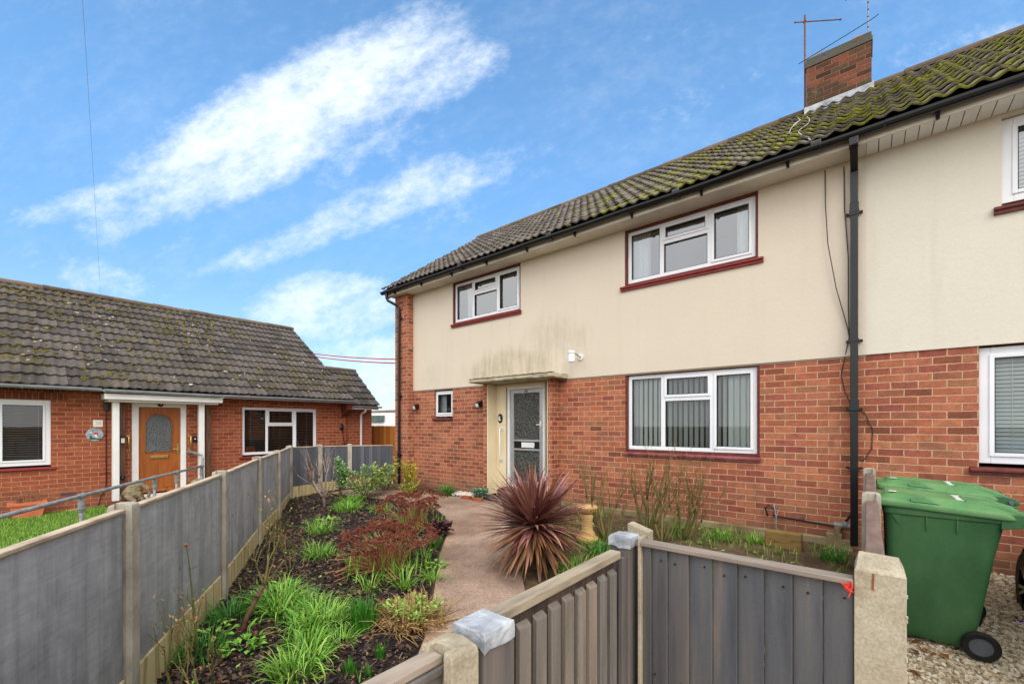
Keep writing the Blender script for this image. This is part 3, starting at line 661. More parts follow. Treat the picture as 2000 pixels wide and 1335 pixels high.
# drainpipes: the square one on the party line and the round one at the corner
b = MB(); b.box((-.145, 6.42, .28), (-.072, 6.492, 4.70)); b.box((-.152, 6.413, 4.15), (-.065, 6.499, 4.30)); b.box((-.152, 6.413, 1.86), (-.065, 6.499, 2.0))
b.bar((-.108, 6.456, 4.68), (-.108, 6.13, 4.86), .073, .073, (1, 0, 0)); b.box((-.15, 6.07, 4.80), (-.066, 6.17, 4.89))
dp = b.build('drainpipe', m_gutter, H1, bevel=.006)
for z in (2.69, 1.885, 1.19, 4.2):
    b = MB(); b.box((-.185, 6.485, z - .012), (-.03, 6.52, z + .012)); b.box((-.155, 6.408, z - .014), (-.062, 6.484, z + .014))
    for x in (-.178, -.04): b.blob((x, 6.478, z), .009, 0)
    b.build('pipe_bracket', m_black, dp)
b = MB(); b.tube([(-9.0, 6.11, 4.9), (-9.0, 6.11, 4.78), (-8.98, 6.13, 4.72), (-8.83, 6.30, 4.60), (-8.80, 6.325, 4.53), (-8.80, 6.325, .26)], .034, 12)
for z in (4.35, 2.45, 1.0): b.lathe((-8.80, 6.325, z), [(.04, -.04), (.043, -.03), (.043, .03), (.04, .04)], 12)
dp = b.build('drainpipe', m_gutter, H1, smooth=False)
for z in (4.28, 2.38, .95): b = MB(); b.box((-8.85, 6.32, z), (-8.72, 6.368, z + .025)); b.build('pipe_bracket', m_black, dp)
# windows
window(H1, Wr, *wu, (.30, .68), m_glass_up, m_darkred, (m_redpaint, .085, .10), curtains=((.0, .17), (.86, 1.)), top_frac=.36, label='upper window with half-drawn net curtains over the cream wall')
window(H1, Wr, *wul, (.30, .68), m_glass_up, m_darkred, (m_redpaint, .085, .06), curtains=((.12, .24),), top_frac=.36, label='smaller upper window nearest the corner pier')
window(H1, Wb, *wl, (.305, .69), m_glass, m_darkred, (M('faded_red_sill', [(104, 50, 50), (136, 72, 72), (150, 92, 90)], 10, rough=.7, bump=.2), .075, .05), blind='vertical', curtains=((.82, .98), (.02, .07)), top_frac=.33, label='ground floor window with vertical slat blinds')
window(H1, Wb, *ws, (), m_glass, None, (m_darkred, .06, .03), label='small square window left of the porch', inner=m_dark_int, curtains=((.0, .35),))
# porch: two half-brick cheeks, cream reveals, slab canopy, aluminium door
b = MB(); b.box((-5.962, 6.31, -.3), (-5.872, 6.70, 2.52)); b.build('porch_cheek', m_brick, H1); b = MB(); b.box((-4.38, 6.31, -.3), (-4.285, 6.538, 2.52)); b.build('porch_cheek', m_brick, H1)
b = MB(); b.box((-5.87, 6.318, .30), (-5.85, 6.60, 2.515)); b.box((-4.404, 6.318, .30), (-4.382, 6.60, 2.515)); b.box((-5.85, 6.585, .24), (-5.60, 6.66, 2.515)); b.box((-4.62, 6.62, .24), (-4.404, 6.66, 2.515)); b.box((-5.60, 6.56, 2.445), (-4.62, 6.66, 2.515)); b.build('porch_reveal', m_cream_paint, H1, bevel=.006)
b = MB(); ring = []
for x in (-6.10, -5.6, -5.0, -4.7, -4.4, -4.10):
    j = random.uniform(-.012, .008); ring.append([(x, 6.56, 2.522), (x, 6.06, 2.522 + j), (x, 6.045, 2.532 + j), (x, 6.04, 2.578), (x, 6.06, 2.592), (x, 6.56, 2.606)])
b.loft(ring); cn = b.build('canopy', M('weathered_canopy', [(120, 112, 88), (186, 178, 152), (206, 198, 174)], 5, 6, stretch=(1, 1, 3), rough=.85, bump=.4, bscale=24), H1, bevel=.004)
b = MB(); n = 60; pr = None
for k in range(n + 1):
    x = -6.1 + 2.0 * k / n; e = (b.V((x, 6.035, 2.594 + random.uniform(-.006, .010))), b.V((x, 6.075, 2.606 + random.uniform(0, .012))), b.V((x, 6.13, 2.604)))
    if pr: b.F(pr[0], e[0], e[1], pr[1]); b.F(pr[1], e[1], e[2], pr[2])
    pr = e
b.build('moss_edge', M('black_algae', [(44, 42, 34), (70, 66, 46)], 20, rough=.95), cn)
x0, x1, z0, z1 = -5.555, -4.64, .47, 2.445; Wd = WY(6.60)
b = MB(); wbox(b, Wd, x0, x0 + .06, -.06, .02, z0, z1); wbox(b, Wd, x1 - .045, x1, -.06, .02, z0, z1); wbox(b, Wd, x0 + .06, x1 - .045, -.06, .02, z1 - .05, z1); wbox(b, Wd, x0 + .06, x1 - .045, -.06, .05, z0 - .02, z0 + .03)
dfr = b.build('door_frame', m_white, H1, bevel=.004)
a0, a1, c0, c1 = x0 + .065, x1 - .05, z0 + .035, z1 - .055; b = MB(); t = .085
wbox(b, Wd, a0, a0 + t, -.05, .0, c0, c1); wbox(b, Wd, a1 - t, a1, -.05, .0, c0, c1); wbox(b, Wd, a0 + t, a1 - t, -.05, .0, c0, c0 + .10); wbox(b, Wd, a0 + t, a1 - t, -.05, .0, c1 - .075, c1)
for z in (1.20, 1.375): wbox(b, Wd, a0 + t, a1 - t, -.05, .004, z, z + .035)
dr = b.build('door', m_alu, H1, bevel=.004)
b = MB(); b.quad(Wd(a0 + t, -.03, 1.41), Wd(a1 - t, -.03, 1.41), Wd(a1 - t, -.03, c1 - .07), Wd(a0 + t, -.03, c1 - .07)); b.quad(Wd(a0 + t, -.03, c0 + .09), Wd(a1 - t, -.03, c0 + .09), Wd(a1 - t, -.03, 1.21), Wd(a0 + t, -.03, 1.21)); b.build('obscured_pane', m_obscure, dr)
b = MB(); wbox(b, Wd, a0 + t, a1 - t, -.032, -.018, 1.235, 1.376); b.build('letter_box_panel', m_black, dr)
b = MB(); wbox(b, Wd, -5.21, -4.90, -.017, .002, 1.255, 1.358); b.build('letter_plate', m_white, dr, bevel=.006)
b = MB(); wbox(b, Wd, a1 - .06, a1 - .02, .0, .03, 1.66, 1.76); b.tube([Wd(a1 - .04, .03, 1.70), Wd(a1 - .04, .06, 1.70), Wd(a1 - .11, .06, 1.70)], .009, 8); b.build('handle', m_white, dr)
def text(s, loc, rot, size, mat, name, parent, ext=.003, font_squash=1.):
    cu = bpy.data.curves.new(name, 'FONT'); cu.body = s; cu.size = size; cu.extrude = ext; cu.align_x = 'CENTER'; cu.align_y = 'CENTER'
    o = bpy.data.objects.new(name + '_curve', cu); col.objects.link(o); dg = bpy.context.evaluated_depsgraph_get(); me = bpy.data.meshes.new_from_object(o.evaluated_get(dg)); bpy.data.objects.remove(o)
    m_ = Matrix.Translation(Vector(loc) - (ORG[parent.name] if parent else Vector())) @ rot.to_matrix().to_4x4() @ Matrix.Diagonal((font_squash, 1, 1, 1)); me.transform(m_)
    me.materials.clear(); me.materials.append(mat); o = bpy.data.objects.new(name, me); col.objects.link(o)
    if parent: o.parent = parent; ORG[o.name] = ORG[parent.name]
    return o
from mathutils import Euler
FACE_S = Euler((R(90), 0, 0)); FACE_E = Euler((R(90), 0, R(90)))
text('26', (-5.095, 6.598, c1 - .036), FACE_S, .085, m_black, 'door_number', dr)
b = MB(); b.box((-5.87, 6.05, -.1), (-4.38, 6.32, .32)); b.box((-5.60, 6.321, -.1), (-4.40, 6.60, .44)); b.build('doorstep', M('black_painted_step', [(30, 32, 36), (44, 46, 50), (70, 70, 68)], 4, 5, rough=.6), H1, bevel=.015)
b = MB(); b.box((-5.56, 6.35, .442), (-4.44, 6.6, .468)); b.build('door_sill', m_darkred, H1, bevel=.005)
# chimney on the ridge
b = MB(); b.box((-.835, 9.36, 6.9), (.07, 9.80, 8.12)); ch = b.build('chimney', m_brick_chim, rf and H1)
b = MB(); b.box((-.85, 9.345, 8.121), (.085, 9.815, 8.20)); b.box((-.835, 9.36, 8.202), (.07, 9.80, 8.285)); b.build('chimney_course', M('slate_grey_brick', [(58, 56, 58), (92, 88, 88), (84, 80, 58), (110, 104, 100)], 7, 3, stretch=(1, .3, 2.5), rough=.85, bump=.3, bscale=30), ch, bevel=.008)
b = MB(); b.lathe((-.12, 9.58, 8.2), [(.17, 0), (.17, .12), (.15, .15), (.10, .18), (.0, .19)], 16); b.build('chimney_cap', M('clay_cap', [(150, 74, 50), (186, 98, 70)], 8, rough=.8), ch, smooth=True)
b = MB(); b.box((-.86, 9.25, 7.14), (.10, 9.358, 7.36)); b.box((-.86, 9.36, 7.2), (-.837, 9.8, 7.45)); b.box((.072, 9.36, 7.2), (.10, 9.8, 7.45)); b.build('flashing', m_lead, ch, bevel=.01)

# right-hand house (same row of roof and render)
b = MB(); rwl = (.91, 3.0, 1.30, 2.50); rwu = (1.065, 3.0, 3.955, 4.805)
wall(b, Wb, .0, 9., -.3, 2.535, [(rwl[0] - .004, rwl[1] + .004, rwl[2] - .08, 2.52), (5.0, 5.95, -.3, 2.3)]); b.build('brick_wall', m_brick, H2)
b = MB(); wall(b, Wr, .0, 9., 2.52, 4.95, [(rwu[0] - .004, rwu[1] + .004, rwu[2] - .08, rwu[3] + .01), (4.8, 6.6, 3.9, 4.8)], back=.24); b.quad((0, 6.522, 2.52), (9, 6.522, 2.52), (9, 6.54, 2.52), (0, 6.54, 2.52)); b.build('rendered_wall', m_render2, H2)
b = MB(); b.quad((9, 6.54, -.3), (9, 12.7, -.3), (9, 12.7, 4.9), (9, 6.54, 4.9)); b.F(b.V((9, 6.54, 4.9)), b.V((9, 12.7, 4.9)), b.V((9, 9.55, 7.3))); b.build('gable_wall', m_brick, H2)
rf2 = tile_roof((.05, ROOF_A[0], ROOF_A[1]), (1, 0, 0), rs, 9.15, RL, .166, 12, .036, 5, lift=.046, jit=.009).build('roof', m_tile2, H2, smooth=True)
b = MB(); b.quad((.05, 6.2, 4.96), (9.2, 6.2, 4.96), (9.2, 9.55, 7.36), (.05, 9.55, 7.36)); b.quad((.05, 9.55, 7.37), (9.2, 9.55, 7.37), (9.2, 13.0, 4.9), (.05, 13.0, 4.9)); b.build('roof_felt', m_rubber, rf2)
ridge_caps((.05, 9.55, 7.415), (9.2, 9.55, 7.415), .13, 21).build('ridge', m_ridge, rf2)
b = MB(); wbox(b, Wb, .0, 9.1, .335, .36, 4.838, 4.96); b.build('fascia', m_soffit, H2, bevel=.004)
b = MB(); x = 0.
while x < 9.:                                                   # boarded soffit running back to the wall
    wbox(b, Wb, x + .002, x + .105, -.05, .334, 4.850, 4.868); x += .11
b.build('soffit', m_white, H2, bevel=.004)
b = MB(); gutter(b, [(.152 + 9.0 * k / n, 6.115, 4.945) for k in range(n + 1)], .062); gt = b.build('gutter', m_gutter, H2)
for x in (.55, 1.55, 2.55, 4.5, 6.5): b = MB(); wbox(b, Wb, x, x + .03, .355, .372, 4.825, 4.93); b.bar((x + .015, 6.18, 4.835), (x + .015, 6.12, 4.885), .03, .02); b.build('bracket', m_gutter, gt)
window(H2, Wb, *rwl, (.5,), m_glass, None, (m_darkred, .08, .075), blind=(.042, R(55), None), fw=.085, label='lower window with pale closed venetian blind', slat=m_blind)
window(H2, Wr, *rwu, (.5,), m_glass_up, None, (m_darkred, .085, .06), blind=(.042, R(50), None), fw=.085, label='upper window under the boarded soffit')
window(H2, Wr, 4.85, 6.55, 3.95, 4.78, (.5,), m_glass_up, None, (m_darkred, .08, .06))
b = MB(); wbox(b, Wb, 5.03, 5.92, -.12, -.05, .2, 2.28); b.build('door', m_white, H2, bevel=.01)

# ------------------------------------------------------------------ fittings on the house
def lamp_solar(x, z, lab):
    t = thing('wall_light', (x, 6.5, z), lab, 'wall light', 'solar wall lights beside the porch')
    b = MB(); b.box((x - .035, 6.515, z - .05), (x + .035, 6.538, z + .06)); b.build('back_plate', m_black, t, bevel=.004)
    b = MB(); b.loft([[(x - .05, 6.515, z + .075), (x + .05, 6.515, z + .075), (x + .05, 6.515, z - .01), (x - .05, 6.515, z - .01)], [(x - .055, 6.40, z + .03), (x + .055, 6.40, z + .03), (x + .055, 6.43, z - .07), (x - .055, 6.43, z - .07)]]); b.build('hood', m_black, t, bevel=.005)
    b = MB(); b.quad((x - .04, 6.396, z + .015), (x + .04, 6.396, z + .015), (x + .04, 6.424, z - .06), (x - .04, 6.424, z - .06)); b.build('lens', m_lampglass, t)
lamp_solar(-8.33, 2.13, 'small black wall light on brick next to the corner drainpipe'); lamp_solar(-6.24, 2.13, 'small black wall light on brick just left of the cream porch')
t = thing('porch_lamp', (-3.825, 6.52, 2.88), 'white cylinder lamp on a bent arm on the cream wall above the canopy', 'wall light')
b = MB(); b.lathe((-3.825, 6.50, 2.875), [(.0, -.0), (.055, 0.002), (.055, .02), (0, .021)], 18, 'y'); b.build('wall_plate', m_white, t)
b = MB(); b.tube([(-3.825, 6.50, 2.875), (-3.835, 6.44, 2.89), (-3.86, 6.36, 2.94), (-3.88, 6.32, 2.955)], .013, 8); b.build('arm', m_greygutter, t)
b = MB(); b.lathe((-3.885, 6.30, 2.87), [(0, -.105), (.05, -.105), (.062, -.095), (.062, .03), (.058, .04)], 22); b.build('shade', m_lampglass, t, smooth=False, bevel=.004)
b = MB(); b.lathe((-3.885, 6.30, 2.87), [(.06, .041), (.068, .045), (.068, .085), (.055, .095), (0, .096)], 22); b.build('cap', m_white, t)
t = thing('oval_plaque', (-5.74, 6.57, 1.83), 'black oval plaque with a white figure, on the cream panel left of door 26', 'plaque')
b = MB(); b.lathe((-5.74, 6.583, 1.83), [(0, 0), (.062, 0), (.062, -.012), (.052, -.02), (0, -.02)], 28, 'y')
b.v = [(x, y, 1.83 + (z - 1.83) * 1.5) for x, y, z in b.v]; b.build('plate', m_black, t)
b = MB(); b.blob((-5.742, 6.56, 1.855), (.018, .004, .016), .1); b.blob((-5.745, 6.56, 1.815), (.026, .004, .022), .15); b.blob((-5.73, 6.56, 1.79), (.03, .004, .01), .15); b.tube([(-5.765, 6.56, 1.79), (-5.77, 6.56, 1.84), (-5.755, 6.56, 1.875)], .006, 6)
b.build('figure', m_white, t)
def grab(p0, p1, out, mat, lab, cat='grab rail', r=.016, group=None):
    t = thing('grab_rail', p0, lab, cat, group); p0, p1, out = Vector(p0), Vector(p1), Vector(out); b = MB()
    b.tube([p0 + out * .1, p0 + out * .8, p0 + out + (p1 - p0) * .03, p1 + out - (p1 - p0) * .03, p1 + out * .8, p1 + out * .1], r, 10); b.build('bar', mat, t, smooth=True)
    b = MB()
    for p in (p0, p1): b.obox(p + out * .06, Vector((.03, 0, 0)) if abs(out.x) < abs(out.y) else Vector((0, .03, 0)), out * .06, (0, 0, .035))
    b.build('flange', mat, t, bevel=.004)
    return t
grab((-5.69, 6.583, 1.62), (-5.69, 6.583, .99), (0, -.08, 0), m_white, 'white vertical grab rail on the cream panel left of door 26')
grab((-4.52, 6.615, 1.60), (-4.52, 6.615, 1.02), (0, -.08, 0), m_white, 'white grab rail on the right-hand side of door 26')
# cables on the wall near the party line
b = MB(); b.tube([(-.39, 6.515, 4.82), (-.385, 6.49, 4.4), (-.36, 6.47, 3.9), (-.28, 6.48, 3.35), (-.17, 6.49, 2.85), (-.15, 6.5, 2.7)], .006, 6)
b.tube([(-.207, 6.515, 4.8), (-.20, 6.505, 4.3), (-.165, 6.505, 3.7), (-.165, 6.51, 3.1), (-.155, 6.51, 2.75), (-.20, 6.53, 2.5), (-.235, 6.53, 2.3), (-.20, 6.53, 2.1), (-.14, 6.53, 1.93), (-.02, 6.53, 1.85), (.06, 6.53, 1.65), (.05, 6.53, 1.42), (-.03, 6.53, 1.27)], .006, 6)
b.build('telephone_cable', M('brown_cable', [(64, 50, 42), (82, 68, 58)], 8, rough=.6), H1)
b = MB(); b.tube([(-1.0, 6.51, .50), (-1.03, 6.5, .60), (-.98, 6.5, .655), (-.92, 6.5, .58), (-.95, 6.52, .515), (-.6, 6.53, .49), (-.28, 6.53, .468), (-.2, 6.53, .53), (-.14, 6.53, .62)], .011, 6); b.build('low_cable', m_black, H1)
b = MB(); b.tube([(-.93, 6.49, .66), (-.90, 6.47, .5), (-.90, 6.46, .36), (-.78, 6.40, .31), (-.62, 6.35, .30)], .005, 6); b.tube([(-.88, 6.49, .6), (-.90, 6.47, .5)], .005, 6); b.build('loose_wire', m_greygutter, H1)
b = MB(); b.box((-.38, 6.44, .1), (-.22, 6.535, .40)); b.tube([(-.27, 6.47, .36), (-.27, 6.47, .46), (-.23, 6.47, .50)], .035, 10); b.build('gully_surround', m_plinth, H1, bevel=.02)
b = MB(); b.tube([(-.30, 6.47, .50), (-.12, 6.47, .50)], .03, 10); b.tube([(-.2, 6.42, .53), (-.2, 6.46, .53)], .025, 10); b.build('outlet', m_galv, H1)
b = MB(); b.tube([(-.50, 6.08, 5.02), (-.52, 6.27, 5.13), (-.67, 6.88, 5.57), (-.76, 7.35, 5.90), (-.80, 7.32, 5.88), (-.88, 7.5, 6.0), (-.90, 7.9, 6.30), (-.84, 8.5, 6.73), (-.99, 9.38, 7.34)], .007, 6)
b.tube([(-.80, 7.32, 5.88), (-.95, 7.6, 6.07), (-.98, 7.95, 6.32), (-.86, 8.4, 6.66)], .006, 6); b.tube([(-.76, 7.35, 5.90), (-.66, 7.8, 6.22), (-.70, 8.3, 6.58), (-.78, 8.75, 6.90)], .006, 6)
b.build('aerial_cable', M('grey_white_cable', [(160, 156, 148), (190, 186, 178)], 8, rough=.7), H1)
# aerials strapped to the chimney
t = thing('television_aerial', (-.93, 9.45, 7.3), 'rusty T-shaped aerial mast on the left side of the chimney', 'aerial')
b = MB(); b.tube([(-.86, 9.42, 7.35), (-.86, 9.42, 9.15)], .016, 8); b.build('mast', m_steel_rust, t)
b = MB(); b.tube([(-1.0, 9.31, 9.02), (-.86, 9.42, 9.03), (-.36, 9.83, 9.07)], .010, 6); b.blob((-.86, 9.42, 9.03), .032, .1); b.blob((-1.0, 9.31, 9.02), .016, .1); b.blob((-.36, 9.83, 9.07), .018, .1); b.build('crossbar', m_steel_rust, t)
b = MB(); b.tube([(-.95, 9.36, 8.27), (-.5, 9.34, 8.34), (.06, 9.32, 8.44), (.16, 9.30, 8.46)], .006, 6); b.box((-.89, 9.40, 7.38), (-.83, 9.45, 7.44)); b.build('strap', m_rubber, t)
t = thing('television_aerial', (.02, 9.55, 8.3), 'thin bladed aerial on the right side of the chimney, cut by the top edge', 'aerial')
b = MB(); b.tube([(.03, 9.55, 8.25), (.02, 9.55, 9.45)], .010, 6); b.build('mast', m_galv, t)
b = MB(); b.tube([(-.3, 9.5, 9.3), (.02, 9.55, 9.3), (.35, 9.62, 9.3)], .012, 6); b.tube([(.12, 9.5, 8.98), (.26, 9.52, 8.90)], .012, 6)
for z in (8.5, 8.68, 8.8, 8.92): b.blob((.025, 9.545, z), .014, .1)
for k in range(6): b.tube([(-.28 + .11 * k, 9.36, 9.3), (-.28 + .11 * k, 9.75, 9.3)], .006, 5)
b.build('element', m_rubber, t)
b = MB()
for k in range(26): x = -.83 + .3 * random.random(); b.tube([(x, 9.40, 8.285), (x + random.uniform(-.03, .03), 9.4, 8.33 + random.random() * .08)], .003, 4)
b.build('bird_spike', m_galv, t)

# ------------------------------------------------------------------ bungalow
XB = -12.5; BG = thing('bungalow', (XB, 2.4, 0), 'low orange-brick bungalow with a mossy tiled roof and wooden arched-glass door', 'bungalow')
Wx = WX(XB)
bwl = (-.62, .745, .905, 2.19); bwr = (4.135, 6.10, .905, 2.165); bdr = (1.96, 2.94, .12, 2.225)
b = MB(); wall(b, Wx, -8, 7.02, -.3, 2.5, [(bwl[0], bwl[1], bwl[2] - .06, bwl[3]), (bwr[0], bwr[1], bwr[2] - .06, bwr[3]), (bdr[0], bdr[1], .0, bdr[3])])
b.quad((XB, 7.02, -.3), (-20.4, 7.02, -.3), (-20.4, 7.02, 2.5), (XB, 7.02, 2.5)); b.F(b.V((XB, 7.02, 2.5)), b.V((-20.4, 7.02, 2.5)), b.V((-16.4, 7.02, 5.0))); b.quad((-20.4, -8, -.3), (-20.4, 7.02, -.3), (-20.4, 7.02, 2.5), (-20.4, -8, 2.5)); b.build('brick_wall', m_brick_bung, BG)
b = MB(); wall(b, WX(XB - .10), 7.0, 7.98, -.3, 2.4, []); b.quad((XB - .1, 7.98, -.3), (-15.2, 7.98, -.3), (-15.2, 7.98, 2.35), (XB - .1, 7.98, 2.35)); b.F(b.V((XB - .1, 7.98, 2.35)), b.V((-15.2, 7.98, 2.35)), b.V((-13.8, 7.98, 3.45))); b.build('extension_wall', m_brick_bung, BG)
m_soldier = brick_mat('soldier_course', [(120, 62, 46), (146, 78, 56), (134, 66, 52)], (190, 136, 106), bw=.0845, rh=.235, dirt_amt=.3)
b = MB(); wbox(b, Wx, -.85, .98, -.1, .004, 2.195, 2.425); b.build('soldier_course', m_soldier, BG)
bv = Vector((-4.22, 0, 2.74)); bl = bv.length; bv.normalize()
BO = Vector((-12.06, -4.5, 2.44))
rfb = tile_roof(BO, (0, 1, 0), bv, 11.5, bl, .15, 13, .026, 11, sub=7, lift=.044, jit=.010).build('roof', m_tile_bung, BG, smooth=True)
b = MB(); b.quad((-12.1, -8, 2.42), (-12.1, 6.98, 2.42), (-16.28, 6.98, 5.13), (-16.28, -8, 5.13)); b.quad((-16.28, -8, 5.14), (-16.28, 6.98, 5.14), (-20.5, 6.98, 2.4), (-20.5, -8, 2.4)); b.build('roof_felt', m_rubber, rfb)
ridge_caps((-16.28, -4.5, 5.20), (-16.28, 7.02, 5.20), .12, 26).build('ridge', m_ridge, rfb)
b = MB()
for k in range(22):
    a = Vector((-12.06, 7.0, 2.44)) + bv * bl * k / 22; c = Vector((-12.06, 7.0, 2.44)) + bv * bl * (k + 1) / 22; b.bar(a, c, .05, .07 + random.uniform(-.01, .01))
b.build('verge', m_ridge, rfb)
ev = Vector((-1.53, 0, 1.27)); el = ev.length; ev.normalize()
re_ = tile_roof((-12.22, 7.02, 2.30), (0, 1, 0), ev, 1.0, el, .15, 6, .026, 12, sub=7, lift=.044, jit=.010).build('extension_roof', m_tile_bung, BG, smooth=True)
b = MB(); b.quad((-12.24, 7.02, 2.28), (-12.24, 8.0, 2.28), (-13.75, 8.0, 3.52), (-13.75, 7.02, 3.52)); b.quad((-13.75, 7.02, 3.53), (-13.75, 8.0, 3.53), (-15.3, 8.0, 2.3), (-15.3, 7.02, 2.3)); b.build('roof_felt', m_rubber, re_)
ridge_caps((-13.75, 7.0, 3.57), (-13.75, 8.04, 3.57), .10, 3).build('ridge', m_ridge, re_)
b = MB()                                                       # loose moss cushions on the tiles
Nb = Vector((0, 1, 0)).cross(bv); Nb = Nb if Nb.z > 0 else -Nb; rr = random.Random(21)
for k in range(1700):
    u = rr.uniform(3.2, 11.4); v = rr.uniform(.05, .98); d = mnoise.noise(Vector((u * .55, v * 3.0, 0))) + .28 * (1 - abs(u - 6.2) / 5)
    if d < rr.uniform(-.1, .35): continue
    p = BO + Vector((0, u, 0)) + bv * bl * v + Nb * .035; s = rr.uniform(.015, .055); b.cr = rr.random() * .99 + .01; b.blob(p, (s, s * rr.uniform(.8, 1.6), s * .55), .35, rr, 6, 3)
tag(b.build('moss', m_moss, rfb), kind='stuff')
b = MB()
for k in range(420):
    u = rr.uniform(3.2, 11.4); v = rr.uniform(.03, .9)
    if mnoise.noise(Vector((u * .9, v * 4, 7))) < rr.uniform(-.1, .3): continue
    p = BO + Vector((0, u, 0)) + bv * bl * v + Nb * .036; s = rr.uniform(.012, .05); b.blob(p, (s, s * rr.uniform(.7, 1.5), .006 + s * .35), .45, rr, 7, 3)
tag(b.build('lichen_patch', m_lichen, rfb), kind='stuff')
b = MB(); rr = random.Random(22); Nm = Vector((1, 0, 0)).cross(rs); Nm = Nm if Nm.z > 0 else -Nm
for k in range(1300):
    u = rr.uniform(2, 12.5); v = rr.random() ** .8
    if mnoise.noise(Vector((u * .8, v * 3.2, 2))) + (u - 7) * .05 < rr.uniform(-.05, .4): continue
    vv = (math.floor(v * 12) + rr.choice((.02, .04, .9, .5))) / 12; uu = (round(u / .166) + .5) * .166 + rr.uniform(-.05, .05)
    p = Vector((-9.2 + uu, ROOF_A[0], ROOF_A[1])) + rs * RL * min(.99, vv) + Nm * .026; s = rr.uniform(.012, .034); b.cr = rr.random() * .99 + .01; b.blob(p, (s * rr.uniform(1, 2.), s * 1.6, s * .6), .35, rr, 6, 3)
m_moss2 = M('bright_moss', [(84, 84, 24), (122, 120, 38), (148, 140, 50)], 30, 5, rough=.95, bump=.6, bscale=80)
tag(b.build('moss', m_moss2, rf), kind='stuff')
# gutters, fascia, porch
b = MB(); gutter(b, [(-12.02, -8 + .4 * k, 2.445) for k in range(24)] + [(-12.02, 1.42, 2.44)], .066); gutter(b, [(-11.90, 1.44, 2.425), (-11.90, 2.4, 2.42), (-11.90, 3.56, 2.41)], .066); gutter(b, [(-12.02, 3.58, 2.425), (-12.02, 5.2, 2.43), (-12.02, 7.03, 2.435)], .066); gutter(b, [(-12.18, 7.05, 2.29), (-12.18, 8.08, 2.285)], .05)
gt = b.build('gutter', m_greygutter, BG)
for y in (-.9, .35, 1.15, 4.1, 5.2, 6.2, 6.9): b = MB(); gutter(b, [(-12.02, y - .018, 2.44), (-12.02, y + .018, 2.44)], .073); b.build('gutter_clip', m_greygutter, gt)
for y in (1.75, 2.55, 3.3): b = MB(); gutter(b, [(-11.90, y - .018, 2.42), (-11.90, y + .018, 2.42)], .073); b.build('gutter_clip', m_greygutter, gt)
b = MB(); b.box((-12.12, -8, 2.39), (-12.08, 1.44, 2.42)); b.box((-12.12, 3.54, 2.345), (-12.08, 7.0, 2.42)); b.box((-12.26, 7.03, 2.18), (-12.23, 8.0, 2.27)); b.build('fascia', m_white, BG)
b = MB(); b.box((-12.5, -8, 2.425), (-12.125, 1.44, 2.435)); b.box((-12.5, 3.54, 2.425), (-12.125, 7.0, 2.435)); b.build('soffit', m_darkred, BG)
b = MB(); b.box((-12.49, 1.46, 2.225), (-11.96, 3.54, 2.34)); b.box((-12.49, 1.52, 2.18), (-12.06, 3.48, 2.224)); b.build('porch_canopy', m_white, BG, bevel=.006)
b = MB(); b.box((-12.26, 1.60, .1), (-12.15, 1.71, 2.18)); b.build('porch_post', m_white, BG, bevel=.004)
b = MB(); b.box((-12.26, 3.11, .1), (-12.15, 3.22, 2.18)); b.build('porch_post', m_white, BG, bevel=.004)
m_brownpost = M('brown_timber', [(86, 60, 46), (126, 94, 76)], 5, 5, stretch=(6, 6, .7), rough=.75, bump=.2, bscale=20)
for y0 in (1.735, 3.30): b = MB(); b.box((-12.44, y0, .1), (-12.32, y0 + .09, 2.18)); b.build('timber_post', m_brownpost, BG, bevel=.006)
b = MB(); b.box((-12.61, 7.52, 1.0), (-12.53, 7.60, 1.02)); b.tube([(-12.24, 7.56, 2.24), (-12.30, 7.56, 2.12), (-12.52, 7.56, 2.05), (-12.54, 7.56, 1.95), (-12.54, 7.56, .2)], .034, 10); b.build('drainpipe', m_white, BG)
b = MB(); b.box((-12.5, 6.84, 2.16), (-12.1, 6.99, 2.42)); b.loft([[(-12.49, 6.985, 1.95), (-12.49, 6.86, 1.95), (-12.49, 6.86, 2.15), (-12.49, 6.985, 2.15)], [(-12.12, 6.985, 2.145), (-12.12, 6.86, 2.145), (-12.12, 6.86, 2.158), (-12.12, 6.985, 2.158)]]); b.build('eaves_bracket', m_darkred, BG)
window(BG, Wx, bwl[0], bwl[1], bwl[2], bwl[3], (.5,), m_glass, None, (m_redpaint, .065, .06), blind=(.045, R(18), None), inner=m_dark_int2, fw=.085, label='left window with slatted wooden blind', slat=m_tanblind)
window(BG, Wx, bwr[0], bwr[1], bwr[2], bwr[3], (.31, .675), m_glass, None, (m_redpaint, .065, .07), blind=(.045, R(12), None), inner=m_dark_int2, fw=.07, top_frac=.37, label='right window with slatted wooden blind', slat=m_tanblind)
b = MB(); wbox(b, Wx, 1.96, 2.075, -.12, .02, .12, 2.22); wbox(b, Wx, 2.835, 2.94, -.12, .02, .12, 2.22); wbox(b, Wx, 2.075, 2.835, -.12, .02, 2.10, 2.22); b.build('door_frame', m_white, BG, bevel=.005)
def arch_pts(u0, u1, z0, zs, n=12):
    c, r = (u0 + u1) / 2, (u1 - u0) / 2; return [(u0, z0)] + [(c - r * math.cos(math.pi * k / n), zs + r * math.sin(math.pi * k / n)) for k in range(n + 1)] + [(u1, z0)]
b = MB(); ip = arch_pts(2.17, 2.70, 1.055, 1.70); op = [(2.078, 1.055), (2.078, 1.70)] + [(2.078, 2.098)] * 5 + [(2.435, 2.098)] * 2 + [(2.832, 2.098)] * 4 + [(2.832, 1.9), (2.832, 1.70), (2.832, 1.055)]
op = op[:len(ip)] if len(op) >= len(ip) else op + [op[-1]] * (len(ip) - len(op)); op[-1] = (2.832, 1.055)
